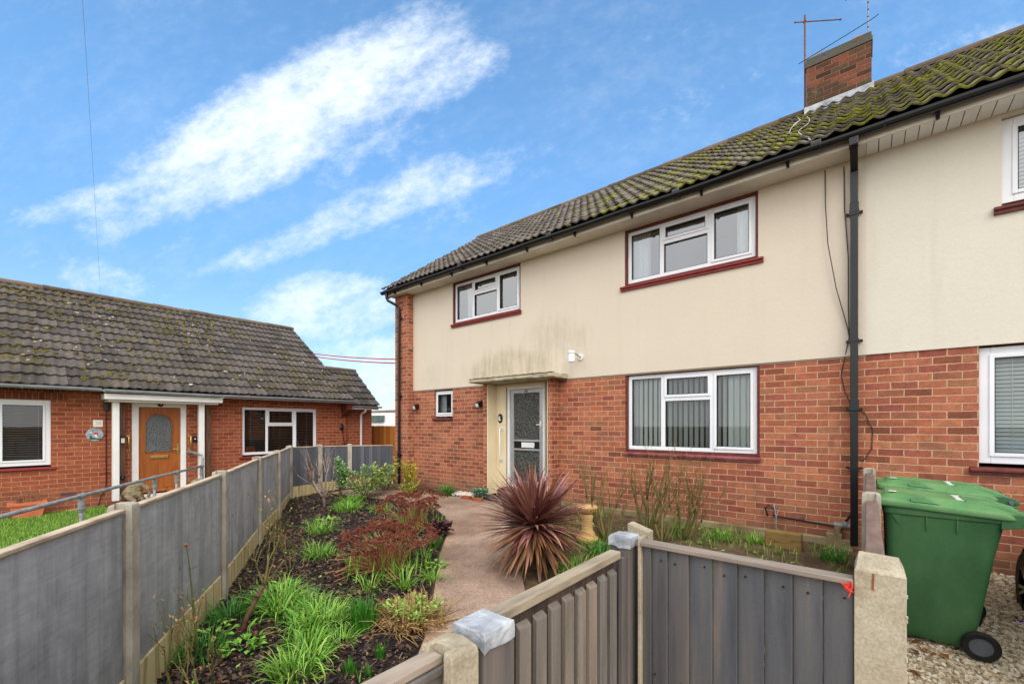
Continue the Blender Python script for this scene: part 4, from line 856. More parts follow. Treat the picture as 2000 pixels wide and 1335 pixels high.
for (a, c, d, e) in zip(op, op[1:], ip[1:], ip): b.quad(Wx(a[0], -.03, a[1]), Wx(c[0], -.03, c[1]), Wx(d[0], -.03, d[1]), Wx(e[0], -.03, e[1]))
wbox(b, Wx, 2.078, 2.832, -.08, -.03, .17, 1.055)
for (u0, u1) in ((2.16, 2.42), (2.49, 2.75)): wbox(b, Wx, u0, u1, -.03, -.018, .26, .86); wbox(b, Wx, u0 + .02, u1 - .02, -.018, -.012, .28, .80)
dr = b.build('door', m_doorwood, BG, bevel=.004)
b = MB(); ip2 = arch_pts(2.17, 2.70, 1.055, 1.70, 12); ip3 = arch_pts(2.20, 2.67, 1.085, 1.70, 12)
for (a, c, d, e) in zip(ip2, ip2[1:], ip3[1:], ip3): b.quad(Wx(a[0], -.028, a[1]), Wx(c[0], -.028, c[1]), Wx(d[0], -.012, d[1]), Wx(e[0], -.012, e[1]))
b.quad(Wx(2.17, -.028, 1.055), Wx(2.70, -.028, 1.055), Wx(2.67, -.012, 1.085), Wx(2.20, -.012, 1.085)); b.build('glazing_bead', m_doorwood, dr)
b = MB(); i = [b.V(Wx(u, -.035, z)) for u, z in ip2]; b.F(*i); b.build('arched_pane', m_obscure2, dr)
b = MB(); wbox(b, Wx, 2.28, 2.60, -.017, .0, .935, 1.0); b.build('letter_plate', m_gold, dr, bevel=.006)
b = MB(); wbox(b, Wx, 2.765, 2.80, -.03, -.015, 1.02, 1.25); b.tube([Wx(2.785, -.02, 1.13), Wx(2.785, .03, 1.13), Wx(2.67, .03, 1.13)], .011, 8); b.build('handle', m_gold, dr)
b = MB(); b.box((-12.5, 1.95, -.1), (-11.95, 2.95, .10)); b.build('doorstep', M('red_step', [(140, 40, 44), (160, 58, 58)], 5, rough=.6), BG, bevel=.01)
b = MB(); b.box((-12.5, 1.98, .101), (-12.0, 2.92, .14)); b.build('threshold', m_white, BG, bevel=.005)
b = MB(); wbox(b, Wx, .87, 1.09, .0, .006, .26, .33)
for k in range(4): wbox(b, Wx, .885, 1.075, .006, .010, .268 + .015 * k, .276 + .015 * k)
b.build('air_brick', M('air_brick', [(96, 66, 70), (116, 84, 86)], 10, rough=.8), BG)
b = MB(); b.tube([Wx(1.545, .02, 2.0), Wx(1.545, .02, .5), Wx(1.54, .02, .35), Wx(1.46, .03, .18), Wx(1.42, .05, .0)], .008, 6); wbox(b, Wx, 1.50, 1.585, .0, .05, 2.0, 2.17); b.build('cable', m_black, BG)
b = MB(); b.tube([Wx(6.86, .03, 1.62), Wx(6.90, .03, 1.45), Wx(6.93, .03, 1.2), Wx(6.98, .03, .9), Wx(7.0, .03, .5)], .012, 6); b.blob(Wx(6.86, .04, 1.62), (.05, .07, .10), .15); b.build('outdoor_socket', m_black, BG)

# fittings of the bungalow
t = thing('house_number', Wx(1.42, .02, 1.73), 'white tile with gold number 28 on the bungalow brick', 'house number'); b = MB(); wbox(b, Wx, 1.345, 1.495, .002, .014, 1.655, 1.80); b.build('tile', m_white, t, bevel=.003)
text('28', Wx(1.42, .0155, 1.727), FACE_E, .10, M('pale_gold', [(206, 172, 112), (214, 186, 130)], 6, rough=.4), 'digits', t, .001)
t = thing('oval_plaque', Wx(1.37, .02, 1.49), 'oval grey plaque painted with a red toadstool, below the number 28 tile', 'plaque')
b = MB(); b.lathe(Wx(1.37, .0, 1.49), [(0, .002), (.135, .002), (.138, .012), (.126, .022), (0, .02)], 36, 'x'); b.build('plate', M('painted_slate', [(120, 134, 140), (160, 168, 174), (176, 180, 186)], 14, rough=.6), t)
b = MB(); P_ = lambda u, z, s1, s2: b.blob(Wx(u, .024, z), (.004, s1, s2), .15)
P_(1.385, 1.515, .045, .022); b.build('red_cap', M('plaque_red', [(196, 44, 50), (206, 60, 60)], 9), t)
b = MB(); P_(1.385, 1.475, .02, .03); P_(1.40, 1.45, .016, .016); P_(1.31, 1.535, .02, .012); b.build('white_stem', m_white, t)
b = MB(); P_(1.33, 1.41, .06, .02); P_(1.42, 1.40, .05, .018); P_(1.31, 1.45, .02, .03); b.build('painted_grass', M('plaque_green', [(30, 78, 50), (60, 110, 84)], 9), t)
b = MB(); P_(1.31, 1.515, .022, .012); b.build('painted_flower', M('plaque_violet', [(120, 90, 140), (150, 120, 170)], 9), t)
for v in list(b.v): pass
t = thing('key_safe', Wx(1.78, .16, 1.4), 'small key safe with white face on the left brown porch post', 'key safe'); b = MB(); b.box((-12.319, 1.745, 1.30), (-12.28, 1.815, 1.47)); b.build('case', m_black, t, bevel=.006); b = MB(); b.box((-12.279, 1.75, 1.31), (-12.27, 1.81, 1.41)); b.build('face', m_white, t, bevel=.003)
t = thing('door_bell', Wx(3.11, .02, 1.36), 'black push-button unit on brick right of the wooden door', 'door bell'); b = MB(); wbox(b, Wx, 3.06, 3.15, .0, .05, 1.30, 1.42); b.build('case', m_black, t, bevel=.008); b = MB(); wbox(b, Wx, 3.09, 3.125, .051, .056, 1.345, 1.375); b.build('button', m_white, t)
t = thing('socket_box', Wx(1.78, .16, .56), 'black round socket low on the left brown porch post', 'socket'); b = MB(); b.lathe((-12.32, 1.78, .565), [(0, 0), (.05, 0), (.05, .04), (.035, .05), (0, .05)], 16, 'x'); b.build('cover', m_black, t); b = MB(); b.lathe((-12.269, 1.78, .565), [(0, 0), (.016, 0), (.01, .008), (0, .008)], 10, 'x'); b.build('lens', m_hub, t)
t = thing('camera_dome', Wx(2.456, .02, 2.17), 'black dome camera over the wooden bungalow door', 'camera'); b = MB(); b.lathe((-12.479, 2.455, 2.165), [(0, 0), (.055, 0), (.055, .025), (.035, .055), (0, .065)], 18, 'x'); b.build('dome', m_black, t, smooth=False); b = MB(); b.lathe((-12.42, 2.455, 2.165), [(0, 0), (.014, .0), (.009, .012), (0, .013)], 10, 'x'); b.build('lens', m_white, t)
grab(Wx(1.90, .0, 1.44), Wx(1.90, .0, 1.14), (.07, 0, 0), m_gold, 'brass grab rail on brick left of the wooden door', group='brass grab rails by the wooden door')
grab(Wx(3.02, .0, 1.42), Wx(3.02, .0, 1.12), (.07, 0, 0), m_gold, 'brass grab rail on brick right of the wooden door', group='brass grab rails by the wooden door')
t = thing('planter', (-12.15, .41, -.06), 'terracotta trough planter with dry stems below the bungalow window', 'planter')
b = MB(); b.loft([[(-12.28, .24, -.06), (-12.02, .24, -.06), (-12.02, .60, -.06), (-12.28, .60, -.06)], [(-12.31, .20, .20), (-11.99, .20, .20), (-11.99, .64, .20), (-12.31, .64, .20)], [(-12.33, .17, .20), (-11.97, .17, .20), (-11.97, .67, .20), (-12.33, .67, .20)], [(-12.33, .17, .255), (-11.97, .17, .255), (-11.97, .67, .255), (-12.33, .67, .255)], [(-12.29, .21, .25), (-12.01, .21, .25), (-12.01, .63, .25), (-12.29, .63, .25)]]); b.build('trough', m_terracotta, t, bevel=.006)
b = MB(); rr = random.Random(4)
for k in range(46):
    p = Vector((-12.15 + rr.uniform(-.1, .1), rr.uniform(.25, .62), .24)); q = p + Vector((rr.uniform(-.08, .08), rr.uniform(-.14, .14), rr.uniform(.06, .22))); b.tube([p, (p + q) / 2 + Vector((0, rr.uniform(-.03, .03), .02)), q], [.004, .003, .002], 4)
b.build('dry_stems', M('dry_stem', [(110, 76, 56), (146, 112, 84)], 12, rough=.9), t)
b = MB(); b.box((-12.13, .33, .245), (-12.12, .36, .33)); b.build('plant_label', M('green_tag', [(30, 80, 50)], 5), t)
def elephant(loc, yaw, lab, s=1.0):
    b = MB(); rr = random.Random(1)
    b.blob((0, 0, .20), (.17, .12, .17), .03, rr, 14, 9); b.blob((.13, 0, .33), (.095, .085, .10), .03, rr, 12, 8); b.blob((.03, 0, .32), (.13, .09, .10), .03, rr, 12, 8)
    for sy in (-1, 1):
        b.tube([(.10, .07 * sy, .22), (.14, .07 * sy, .1), (.17, .07 * sy, .03), (.21, .07 * sy, .0)], [.05, .042, .038, .036], 10); b.tube([(-.08, .10 * sy, .16), (-.02, .13 * sy, .08), (.06, .13 * sy, .02)], [.07, .05, .04], 10)
        b.blob((.08, .095 * sy, .33), (.075, .022, .10), .06, rr, 12, 7); b.tube([(.20, .035 * sy, .28), (.25, .04 * sy, .26), (.28, .04 * sy, .29)], [.016, .013, .006], 8)
    b.tube([(.20, 0, .32), (.26, 0, .26), (.28, 0, .17), (.26, 0, .10), (.29, 0, .05), (.33, 0, .06)], [.055, .042, .034, .028, .022, .017], 10); b.tube([(-.16, 0, .22), (-.20, 0, .14), (-.19, 0, .06)], [.016, .013, .015], 6)
    b.v = [(x * s * math.cos(yaw) - y * s * math.sin(yaw) + loc[0], x * s * math.sin(yaw) + y * s * math.cos(yaw) + loc[1], z * s + loc[2]) for x, y, z in b.v]
    o = b.build('elephant_statue', m_stone, None, smooth=True, loc=loc); tag(o, lab, 'statue'); md = o.modifiers.new('remesh', 'REMESH'); md.mode = 'VOXEL'; md.voxel_size = .011; md.use_smooth_shade = True
    return o
elephant((-11.75, 1.86, .10), R(75), 'carved stone elephant seated at the left of the wooden door', .95); elephant((-11.72, 2.93, .03), R(105), 'carved stone elephant right of the wooden door, mostly behind the fence', 1.05)
b = MB(); b.rock((-12.3, 1.02, -.02), (.10, .22, .02), (.3, .1, 0)); tag(b.build('flat_stone', m_sand, None, loc=(-12.3, 1.02, 0)), 'flat buff stone slab on the lawn edge below the air brick', 'stone')
t = thing('orange_chair', (-12.95, 4.42, .9), 'small orange chair back seen inside the right bungalow window', 'chair'); b = MB(); b.loft([[(-12.84, 4.28, .86), (-12.80, 4.28, .86), (-12.80, 4.56, .86), (-12.84, 4.56, .86)], [(-12.85, 4.28, 1.06), (-12.81, 4.28, 1.06), (-12.81, 4.56, 1.06), (-12.85, 4.56, 1.06)], [(-12.86, 4.33, 1.11), (-12.82, 4.33, 1.11), (-12.82, 4.51, 1.11), (-12.86, 4.51, 1.11)]]); b.build('backrest', m_orange, t, bevel=.012)
b = MB(); b.box((-13.2, 4.28, .8), (-12.86, 4.56, .84)); b.build('seat', m_orange, t, bevel=.01)
# galvanised handrail along the ramp
t = thing('handrail', (-7.58, .71, 0), 'grey galvanised tube handrail running along the ramp to the bungalow door', 'handrail')
HR = [(-4.6, -1.05, .81), (-7.58, .71, .81), (-9.29, 1.75, .81), (-9.97, 2.20, .81), (-11.0, 2.86, .81)]
b = MB(); b.tube(HR, .024, 12); b.build('rail', m_galv, t, smooth=True)
for p in [(-5.6, -.46)] + [q[:2] for q in HR[1:]]:
    b = MB(); b.tube([(p[0], p[1], -.1), (p[0], p[1], .80)], .022, 10); o = b.build('post', m_galv, t, smooth=True); c = MB(); c.tube([(p[0], p[1], .62), (p[0], p[1], .76)], .034, 12); c.lathe((p[0], p[1], .64), [(.036, 0), (.043, .005), (.043, .02), (.036, .025)], 12); c.tube([(p[0] - .04, p[1] + .024, .81), (p[0] + .04, p[1] - .024, .81)], .034, 12); c.build('fitting', m_galv, t)
t = thing('handrail', (-11.9, 3.05, .1), 'short galvanised rail beside the right white porch post', 'handrail'); b = MB(); b.tube([(-12.45, 2.99, 1.06), (-12.1, 3.02, 1.04), (-11.72, 3.05, 1.0), (-11.66, 3.05, .92), (-11.66, 3.05, 0)], .024, 10); b.build('rail', m_galv, t, smooth=True); b = MB(); b.tube([(-12.47, 2.99, 1.06), (-12.38, 2.995, 1.057)], .04, 12); b.build('fitting', m_galv, t)

# ------------------------------------------------------------------ behind: closeboard fence, van, far roof, cables
m_orangewood = M('new_orange_timber', [(150, 84, 24), (196, 122, 44), (210, 140, 62)], 3, 5, stretch=(5, 5, .5), rough=.75, rnd=[(150, 86, 28), (186, 116, 44), (206, 138, 62)])
t = thing('timber_fence', (-11.5, 8.6, 0), 'orange new-timber board fence between the bungalow and the house', 'fence'); b = MB(); x = -14.0; rr = random.Random(5)
while x < -9.04: b.cr = rr.random() * .9 + .05; b.box((x, 8.58 + rr.uniform(0, .008), .1), (x + .115, 8.60 + rr.uniform(0, .012), 1.66 + rr.uniform(-.006, .006))); x += .12
b.build('boards', m_orangewood, t); b = MB(); b.box((-14, 8.625, .5), (-9.04, 8.67, .58)); b.box((-14, 8.625, 1.35), (-9.04, 8.67, 1.43)); b.build('rail', m_orangewood, t)
t = thing('white_van', (-21.7, 13.9, 0), 'white van roof with a rear window showing above the orange fence', 'van')
b = MB(); rings = []
for x, hw, zt in ((-22.6, .70, 1.25), (-22.3, .82, 1.5), (-21.2, .88, 1.62), (-20.4, .88, 1.95), (-19.6, .86, 2.24), (-18.4, .86, 2.28), (-16.6, .85, 2.26), (-16.35, .80, 2.12)):
    rings.append([(x, 14 - hw, .35), (x, 14 - hw * 1.02, 1.15), (x, 14 - hw * .86, zt - .08), (x, 14 - hw * .7, zt), (x, 14 + hw * .7, zt), (x, 14 + hw * .86, zt - .08), (x, 14 + hw * 1.02, 1.15), (x, 14 + hw, .35)])
b.v = b.v; rings = [[(p[0] - 2.7, p[1], p[2] + .06) for p in r_] for r_ in rings]; b.loft(rings); b.build('body', m_white, t, smooth=True)
b = MB(); b.quad((-22.0, 13.115, 1.86), (-19.6, 13.115, 1.86), (-19.6, 13.20, 2.20), (-21.7, 13.20, 2.20)); b.build('side_window', M('dark_van_glass', [(60, 74, 66), (96, 110, 84)], 3, rough=.1), t)
for x in (-24.3, -20.2):
    b = MB(); b.lathe((x, 13.12, .35), [(0, -.0), (.2, -.02), (.33, -.02), (.35, .05), (.35, .18), (0, .2)], 22, 'y'); b.build('wheel', m_rubber, t)
t = thing('distant_bungalow', (-58, 37, 0), 'brown tiled roof of a distant bungalow beyond the van', 'bungalow')
b = MB(); b.box((-70, 35, 0), (-46, 43, 2.0)); b.build('wall', m_brick_bung, t)
tile_roof((-70.5, 34.6, 1.95), (1, 0, 0), (0, 4.4, 2.0), 25, 4.83, .6, 10, .04, 9, sub=3, lift=.06).build('roof', M('faded_brown_tile', [(112, 92, 80), (142, 122, 108)], .8, 4, rough=.9), t)
b = MB(); b.quad((-70.5, 39, 3.94), (-45.5, 39, 3.94), (-45.5, 43.4, 1.95), (-70.5, 43.4, 1.95)); b.build('rear_roof', m_rubber, t)
for k, (za, zb, ya) in enumerate(((4.16, 3.40, 6.9), (4.06, 3.29, 6.86))):
    b = MB(); b.tube([(-14.75 + (5.74) * q / 14, 7.04 + (.0) * q / 14, za + (zb - za) * q / 14 - .22 * (q / 14) * (1 - q / 14)) for q in range(15)], .018, 6)
    tag(b.build('overhead_cable', m_red, None, loc=(-9.02, 7.04, zb)), ['upper red cable strung between the bungalow and the house', 'lower red cable strung between the bungalow and the house'][k], 'cable', 'red cables between the houses')
b = MB(); b.tube([(-12.03, 1.50, 2.44), (-9.1, 1.13, 2.71), (-6.0, .70, 3.04), (-2.8, .28, 3.38), (3., -.5, 4.1), (10, -1.4, 5.)], .0006, 5); tag(b.build('overhead_wire', M('wire', [(150, 160, 176)], 3), None, loc=(-12.03, 1.5, 2.44)), 'thin dark telephone wire rising from the bungalow gutter across the sky', 'wire')

# ------------------------------------------------------------------ grey panel fence along the garden
m_greywood = fence_paint('grey_fence_paint', (124, 126, 130), (166, 167, 170), (196, 196, 196))
m_darkgreywood = M('dark_grey_fence_paint', [(70, 72, 80), (92, 94, 102), (112, 114, 120)], 2.4, 5, stretch=(8, 8, .4), rough=.75, bump=.2, rnd=[(62, 64, 72), (82, 84, 92), (100, 102, 110)])
m_cap = M('weathered_capping', [(150, 132, 112), (196, 178, 152), (214, 198, 172)], 4, 5, stretch=(1.2, 1.2, 8), rough=.85, bump=.3, bscale=40, grain=(90, .2))
GF = thing('panel_fence', (-4.865, 1.417, 0), 'long grey panel fence with pale concrete posts down the left of the garden', 'fence')
def hpost(par, p, d, zt, z0=-.3, w=.095, dpt=.115, mat=m_conc, slot=(True, True), slope=.018):
    """slotted concrete post: w along the fence (d), dpt across it"""
    d = Vector((d[0], d[1], 0)).normalized(); n = Vector((-d.y, d.x, 0)); a, c = w / 2, dpt / 2; s, sw = .024, .026
    out_ = [(-a, -c), (a, -c), (a, -sw), (a - s, -sw), (a - s, sw), (a, sw), (a, c), (-a, c), (-a, sw), (-a + s, sw), (-a + s, -sw), (-a, -sw)]
    if not slot[1]: out_[2:6] = [(a, -sw), (a, 0), (a, .001), (a, sw)]
    if not slot[0]: out_[8:12] = [(-a, sw), (-a, .001), (-a, 0), (-a, -sw)]
    b = MB(); rr_ = random.Random(int(p[0] * 100)); lo = []; hi = []; hi2 = []
    for u, v in out_:
        q = Vector((p[0], p[1], 0)) + d * u + n * v; lo.append((q.x, q.y, z0)); hi.append((q.x, q.y, zt - slope * (abs(v) / c) ** 2 - .012 + rr_.uniform(-.003, .003))); q2 = Vector((p[0], p[1], 0)) + d * u * .93 + n * v * .93; hi2.append((q2.x, q2.y, zt - slope * .8 * (abs(v) / c) ** 2))
    b.loft([lo, hi, hi2]); return b.build('post', mat, par, bevel=.003)
def panel(par, p, q, z0, zt0, zt1, mat, capm, step, bw=.115, gap=.045, side=1, name='panel'):
    p, q = Vector((p[0], p[1], 0)), Vector((q[0], q[1], 0)); d = (q - p).normalized(); n = Vector((-d.y, d.x, 0)) * side; p2, q2 = p + d * gap, q - d * gap; ln = (q2 - p2).length; nb = max(1, round(ln / bw)); b = MB(); rr_ = random.Random(int(abs(p.x) * 77))
    for k in range(nb):
        b.cr = rr_.random() * .98 + .01; a = p2 + d * ln * k / nb; c = p2 + d * ln * (k + 1) / nb; za = zt0 + (zt1 - zt0) * k / nb; zb = zt0 + (zt1 - zt0) * (k + 1) / nb
        for sgn, o0 in ((-1, .012), (1, .006)):                 # feather-edged board: one long edge prouder than the other
            pass
        lo = [a - n * .014, a + n * (.006), c + n * (.006 + step), c - n * .014]
        b.loft([[(v.x, v.y, z0) for v in lo], [(lo[0].x, lo[0].y, za), (lo[1].x, lo[1].y, za), (lo[2].x, lo[2].y, zb), (lo[3].x, lo[3].y, zb)]])
    pn = b.build(name, mat, par, bevel=.0015)
    b = MB(); b.bar(Vector((p2.x, p2.y, zt0 + .011)), Vector((q2.x, q2.y, zt1 + .011)), .052, .02); b.build('capping', capm, pn, bevel=.004)
    return pn
tops = [1.20, 1.195, 1.20, 1.20, 1.20, 1.20, 1.19, 1.185, 1.18]
for i, (x, y) in enumerate(FENCE[:-1]):
    a = Vector(FENCE[max(0, i - 1)] if i else FENCE[0]); c = Vector(FENCE[i + 1]); dd = (c - a) if i not in (5,) else Vector((-.6, .55))
    hpost(GF, (x, y), dd, tops[i] + .058)
for i in range(len(FENCE) - 1):
    p, q = FENCE[i], FENCE[i + 1]; late = i >= 5
    gz = max(g_(*p), g_(*q)); zb = .24 if i < 5 else max(.36, gz + .17)
    panel(GF, p, q, zb + .002, tops[i], tops[i + 1], m_darkgreywood if late else m_greywood, m_cap, .020 if late else .006, .1 if late else .115, side=-1)
    d = (Vector(q) - Vector(p)).normalized(); b = MB(); b.bar((p[0] + d.x * .04, p[1] + d.y * .04, zb / 2 - .1), (q[0] - d.x * .04, q[1] - d.y * .04, zb / 2 - .1), .045, zb + .2); b.build('gravel_board', m_gravelboard, GF, bevel=.004)

# ------------------------------------------------------------------ front fence, gate, divider
m_gatewood = M('weathered_stained_timber', [(78, 74, 72), (124, 117, 110), (168, 150, 130)], 2.2, 7, stretch=(8, 8, .6), rough=.72, bump=.3, bscale=8, rnd=[(96, 93, 92), (132, 120, 108), (114, 110, 106), (150, 132, 115)], rmix=.45, grain=(120, .2))
m_frontwood = M('slate_stained_boards', [(62, 66, 74), (88, 91, 97), (106, 104, 104), (150, 130, 112)], 2.2, 8, stretch=(7, 7, .6), rough=.68, bump=.3, bscale=7, rnd=[(80, 84, 92), (104, 100, 97), (88, 92, 99), (122, 110, 100)], rmix=.4, grain=(120, .15))
m_postwood = M('dark_gate_post', [(70, 68, 68), (102, 96, 92), (124, 110, 100)], 2, 6, stretch=(6, 6, .5), rough=.7, bump=.25, bscale=9)
FF = thing('front_fence', (-.36, 1.69, 0), 'dark slate-stained board panel between two concrete posts at the front', 'fence')
b = MB(); rr = random.Random(9); xs_ = [-.698, -.660, -.595, -.515, -.433, -.35, -.268, -.186, -.106, -.03]
for a, c in zip(xs_, xs_[1:]): b.cr = rr.random() * .98 + .01; o = rr.uniform(0, .004); b.loft([[(a + .001, 1.672 + .006, -.2), (c - .0005, 1.664 + o, -.2), (c - .0005, 1.685, -.2), (a + .001, 1.685, -.2)], [(a + .001, 1.672 + .006, 1.215 + rr.uniform(-.002, .002)), (c - .0005, 1.664 + o, 1.215), (c - .0005, 1.685, 1.215), (a + .001, 1.685, 1.215)]])
pn = b.build('boards', m_frontwood, FF, bevel=.002)
b = MB()
for a, c in zip(xs_[1:], xs_[2:]):
    for z in (1.17, .72): b.lathe(((a + c) / 2 + rr.uniform(-.02, .02), 1.666, z + rr.uniform(-.01, .01)), [(0, -.001), (.0035, -.001), (.0035, .004), (0, .004)], 8, 'y')
b.build('nail', m_rubber, pn)
b = MB(); b.box((-.6975, 1.648, 1.216), (-.03, 1.708, 1.233)); b.build('capping', M('grey_brown_capping', [(112, 102, 94), (148, 134, 122)], 4, 5, stretch=(1, 8, 8), rough=.8, bump=.25, bscale=40), FF, bevel=.003)
b = MB(); b.box((-.712, 1.660, -.3), (-.6985, 1.72, 1.245)); b.loft([[(-.79, 1.735, -.3), (-.698, 1.735, -.3), (-.698, 1.79, -.3), (-.79, 1.79, -.3)], [(-.79, 1.735, 1.278), (-.698, 1.735, 1.252), (-.698, 1.79, 1.252), (-.79, 1.79, 1.278)]]); b.build('post', m_conc_near, FF, bevel=.002)
b = MB(); rr = random.Random(2)                                 # the broad near post with a weathered top
x0, x1, y0, y1 = -.028, .089, 1.655, 1.775
def prow(z, ins, f=0): return [(x0 + ins, y0 + ins + f, z), (x1 - ins, y0 + ins + f, z), (x1 - ins, y1 - ins, z), (x0 + ins, y1 - ins, z)]
b.loft([prow(-.3, 0), prow(1.262, 0), [(x0 + .004, y0 + .004, 1.270), (x1 - .004, y0 + .004, 1.264), (x1 - .012, y1 - .05, 1.300), (x0 + .010, y1 - .05, 1.304)], [(x0 + .012, y1 - .045, 1.306), (x1 - .014, y1 - .045, 1.302), (x1 - .014, y1 - .02, 1.296), (x0 + .012, y1 - .02, 1.300)]]); np_ = b.build('post', m_conc_near, FF, bevel=.003)
b = MB()
for k in range(26): z = rr.uniform(.1, 1.26); b.blob((x1 + .000, y0 + rr.uniform(-.001, .004), z), (.002 + .003 * rr.random(), .003, .004 + .006 * rr.random()), .4, rr, 5, 3)
b.build('casting_flash', m_conc_near, np_)
b = MB(); b.quad((.012, y0 - .0015, 1.215), (.017, y0 - .0015, 1.21), (.019, y0 - .0015, 1.262), (.014, y0 - .0015, 1.262)); b.build('rust_stain', M('rust_stain', [(120, 66, 30), (150, 96, 50)], 20, rough=.9), np_)
t = thing('red_string', (-.032, 1.655, 1.2), 'scrap of red twine caught at the top of the front fence panel', 'string'); b = MB(); rr = random.Random(3)
for k in range(7): p = Vector((-.036, 1.652, 1.222)); b.tube([p, p + Vector((rr.uniform(-.02, .01), -.012, rr.uniform(-.02, .012))), p + Vector((rr.uniform(-.025, .006), -.012, rr.uniform(-.05, .01)))], .0022, 5)
b.build('strands', M('red_twine', [(206, 44, 30), (230, 70, 50)], 20), t)
# gate and its two timber posts
def lead_cap(par, x0, x1, y0, y1, z):
    b = MB(); rr_ = random.Random(int(y0 * 50)); rings = []
    for dz, o in ((-.032, .007), (-.018, .006), (-.004, .0065), (.007, .004), (.010, .0)):
        ring = []
        for (ax, ay, bx, by) in ((x0 - o, y0 - o, x1 + o, y0 - o), (x1 + o, y0 - o, x1 + o, y1 + o), (x1 + o, y1 + o, x0 - o, y1 + o), (x0 - o, y1 + o, x0 - o, y0 - o)):
            for q in range(6): ring.append((ax + (bx - ax) * q / 6 + rr_.uniform(-.002, .002), ay + (by - ay) * q / 6 + rr_.uniform(-.002, .002), z + dz + (rr_.uniform(-.005, .004) if dz < -.03 else rr_.uniform(-.002, .002))))
        rings.append(ring)
    cx, cy = (x0 + x1) / 2, (y0 + y1) / 2; rings.append([(cx + (p[0] - cx) * .5, cy + (p[1] - cy) * .5, z + .012 + rr_.uniform(-.002, .002)) for p in rings[-1]])
    b.loft(rings); b.build('lead_cap', m_lead, par, bevel=.0025)
t = thing('gate_post', (-.80, 1.68, 0), 'dark square timber gate post at the right, with a lead cap', 'gate post', 'timber gate posts'); b = MB(); b.box((-.823, 1.64, -.3), (-.739, 1.726, 1.225)); b.build('timber', m_postwood, t, bevel=.005); lead_cap(t, -.823, -.739, 1.64, 1.726, 1.233)
b = MB(); b.box((-.772, 1.608, -.2), (-.752, 1.6395, 1.165)); b.build('gate_stop', m_postwood, t, bevel=.003)
t = thing('gate_post', (-.745, .79, 0), 'nearest timber gate post with a crumpled lead cap', 'gate post', 'timber gate posts'); b = MB(); b.box((-.795, .74, -.3), (-.695, .84, 1.19)); b.build('timber', m_postwood, t, bevel=.006); lead_cap(t, -.795, -.695, .74, .84, 1.197)
GT = thing('garden_gate', (-0.7540, 1.22, 0), 'weathered slatted wooden garden gate with a pale top rail', 'gate')
b = MB(); b.box((-0.8040, .848, 1.165), (-0.7560, 1.60, 1.195)); b.build('top_rail', M('weathered_rail', [(112, 104, 94), (154, 140, 120), (176, 164, 138)], 3.5, 6, stretch=(6, 1, 6), rough=.8, bump=.35, bscale=30), GT, bevel=.004)
b = MB(); rr = random.Random(8); y = .845
while y < 1.60: b.cr = rr.random() * .9 + .05; b.box((-0.8000, y, -.05), (-0.7870, min(1.60, y + .07), 1.164)); y += .072
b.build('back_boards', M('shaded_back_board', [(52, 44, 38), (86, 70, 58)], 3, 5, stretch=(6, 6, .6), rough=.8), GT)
y = .885; k = 0
while y < 1.59:                                                 # bevelled front pales
    b = MB(); b.cr = rr.random() * .98 + .01; z = 1.128 + rr.uniform(-.006, .004); w_ = .055; b.loft([[(-0.7860, y, -.03), (-0.7670, y, -.03), (-0.7670, y + w_, -.03), (-0.7860, y + w_, -.03)], [(-0.7860, y, z), (-0.7670, y, z - .014), (-0.7670, y + w_, z - .014), (-0.7860, y + w_, z)]]); b.build('pale', m_gatewood, GT, bevel=.003); y += .081
b = MB(); b.box((-0.8340, .86, .95), (-0.8010, 1.59, 1.03)); b.box((-0.8340, .86, .2), (-0.8010, 1.59, .28)); b.build('back_rail', m_postwood, GT)
SF = thing('side_panel', (-.745, 0, 0), 'short panel with worn grey rail left of the gate at the bottom edge', 'fence')
hpost(SF, (-.748, .678), (0, 1), 1.198, w=.085, dpt=.108, mat=m_conc_near, slot=(True, False), slope=.012)
panel(SF, (-.762, -1.3), (-.762, .70), .0, 1.135, 1.135, m_gatewood, m_gatewood, .006, .11, .042, side=-1)
b = MB(); b.box((-.790, -1.26, 1.158), (-.742, .652, 1.178)); b.build('top_rail', M('worn_grey_rail', [(104, 98, 94), (150, 134, 120), (172, 158, 140)], 3, 6, stretch=(6, 1, 6), rough=.75, bump=.3, bscale=30), SF, bevel=.004)
hpost(SF, (-.745, -1.32), (0, 1), 1.19, w=.10, dpt=.115, mat=m_conc_near)
DF = thing('divider_fence', (.03, 4, 0), 'low brown-capped fence with concrete posts running up to the house beside the bins', 'fence')
m_dividercap = M('brown_capping', [(96, 78, 70), (130, 108, 98)], 4, 5, stretch=(6, 1, 6), rough=.8, bump=.3, bscale=30)
for y in (3.98, 6.2): hpost(DF, (.028, y), (0, 1), 1.225, w=.10, dpt=.105)
for y0, y1 in ((1.79, 3.98), (3.98, 6.2)):
    b = MB(); y = y0 + .045; rr = random.Random(int(y0))
    while y < y1 - .05: b.cr = rr.random() * .98 + .01; b.loft([[(.012, y, .0), (.046, y, .0), (.056, y + .085, .0), (.012, y + .085, .0)], [(.012, y, 1.13), (.046, y, 1.13), (.056, y + .085, 1.13), (.012, y + .085, 1.13)]]); y += .088
    pn = b.build('panel', m_frontwood, DF); b = MB(); b.box((-.004, y0 + .02, 1.132), (.06, y1 - .03, 1.165)); b.build('capping', m_dividercap, pn, bevel=.006)

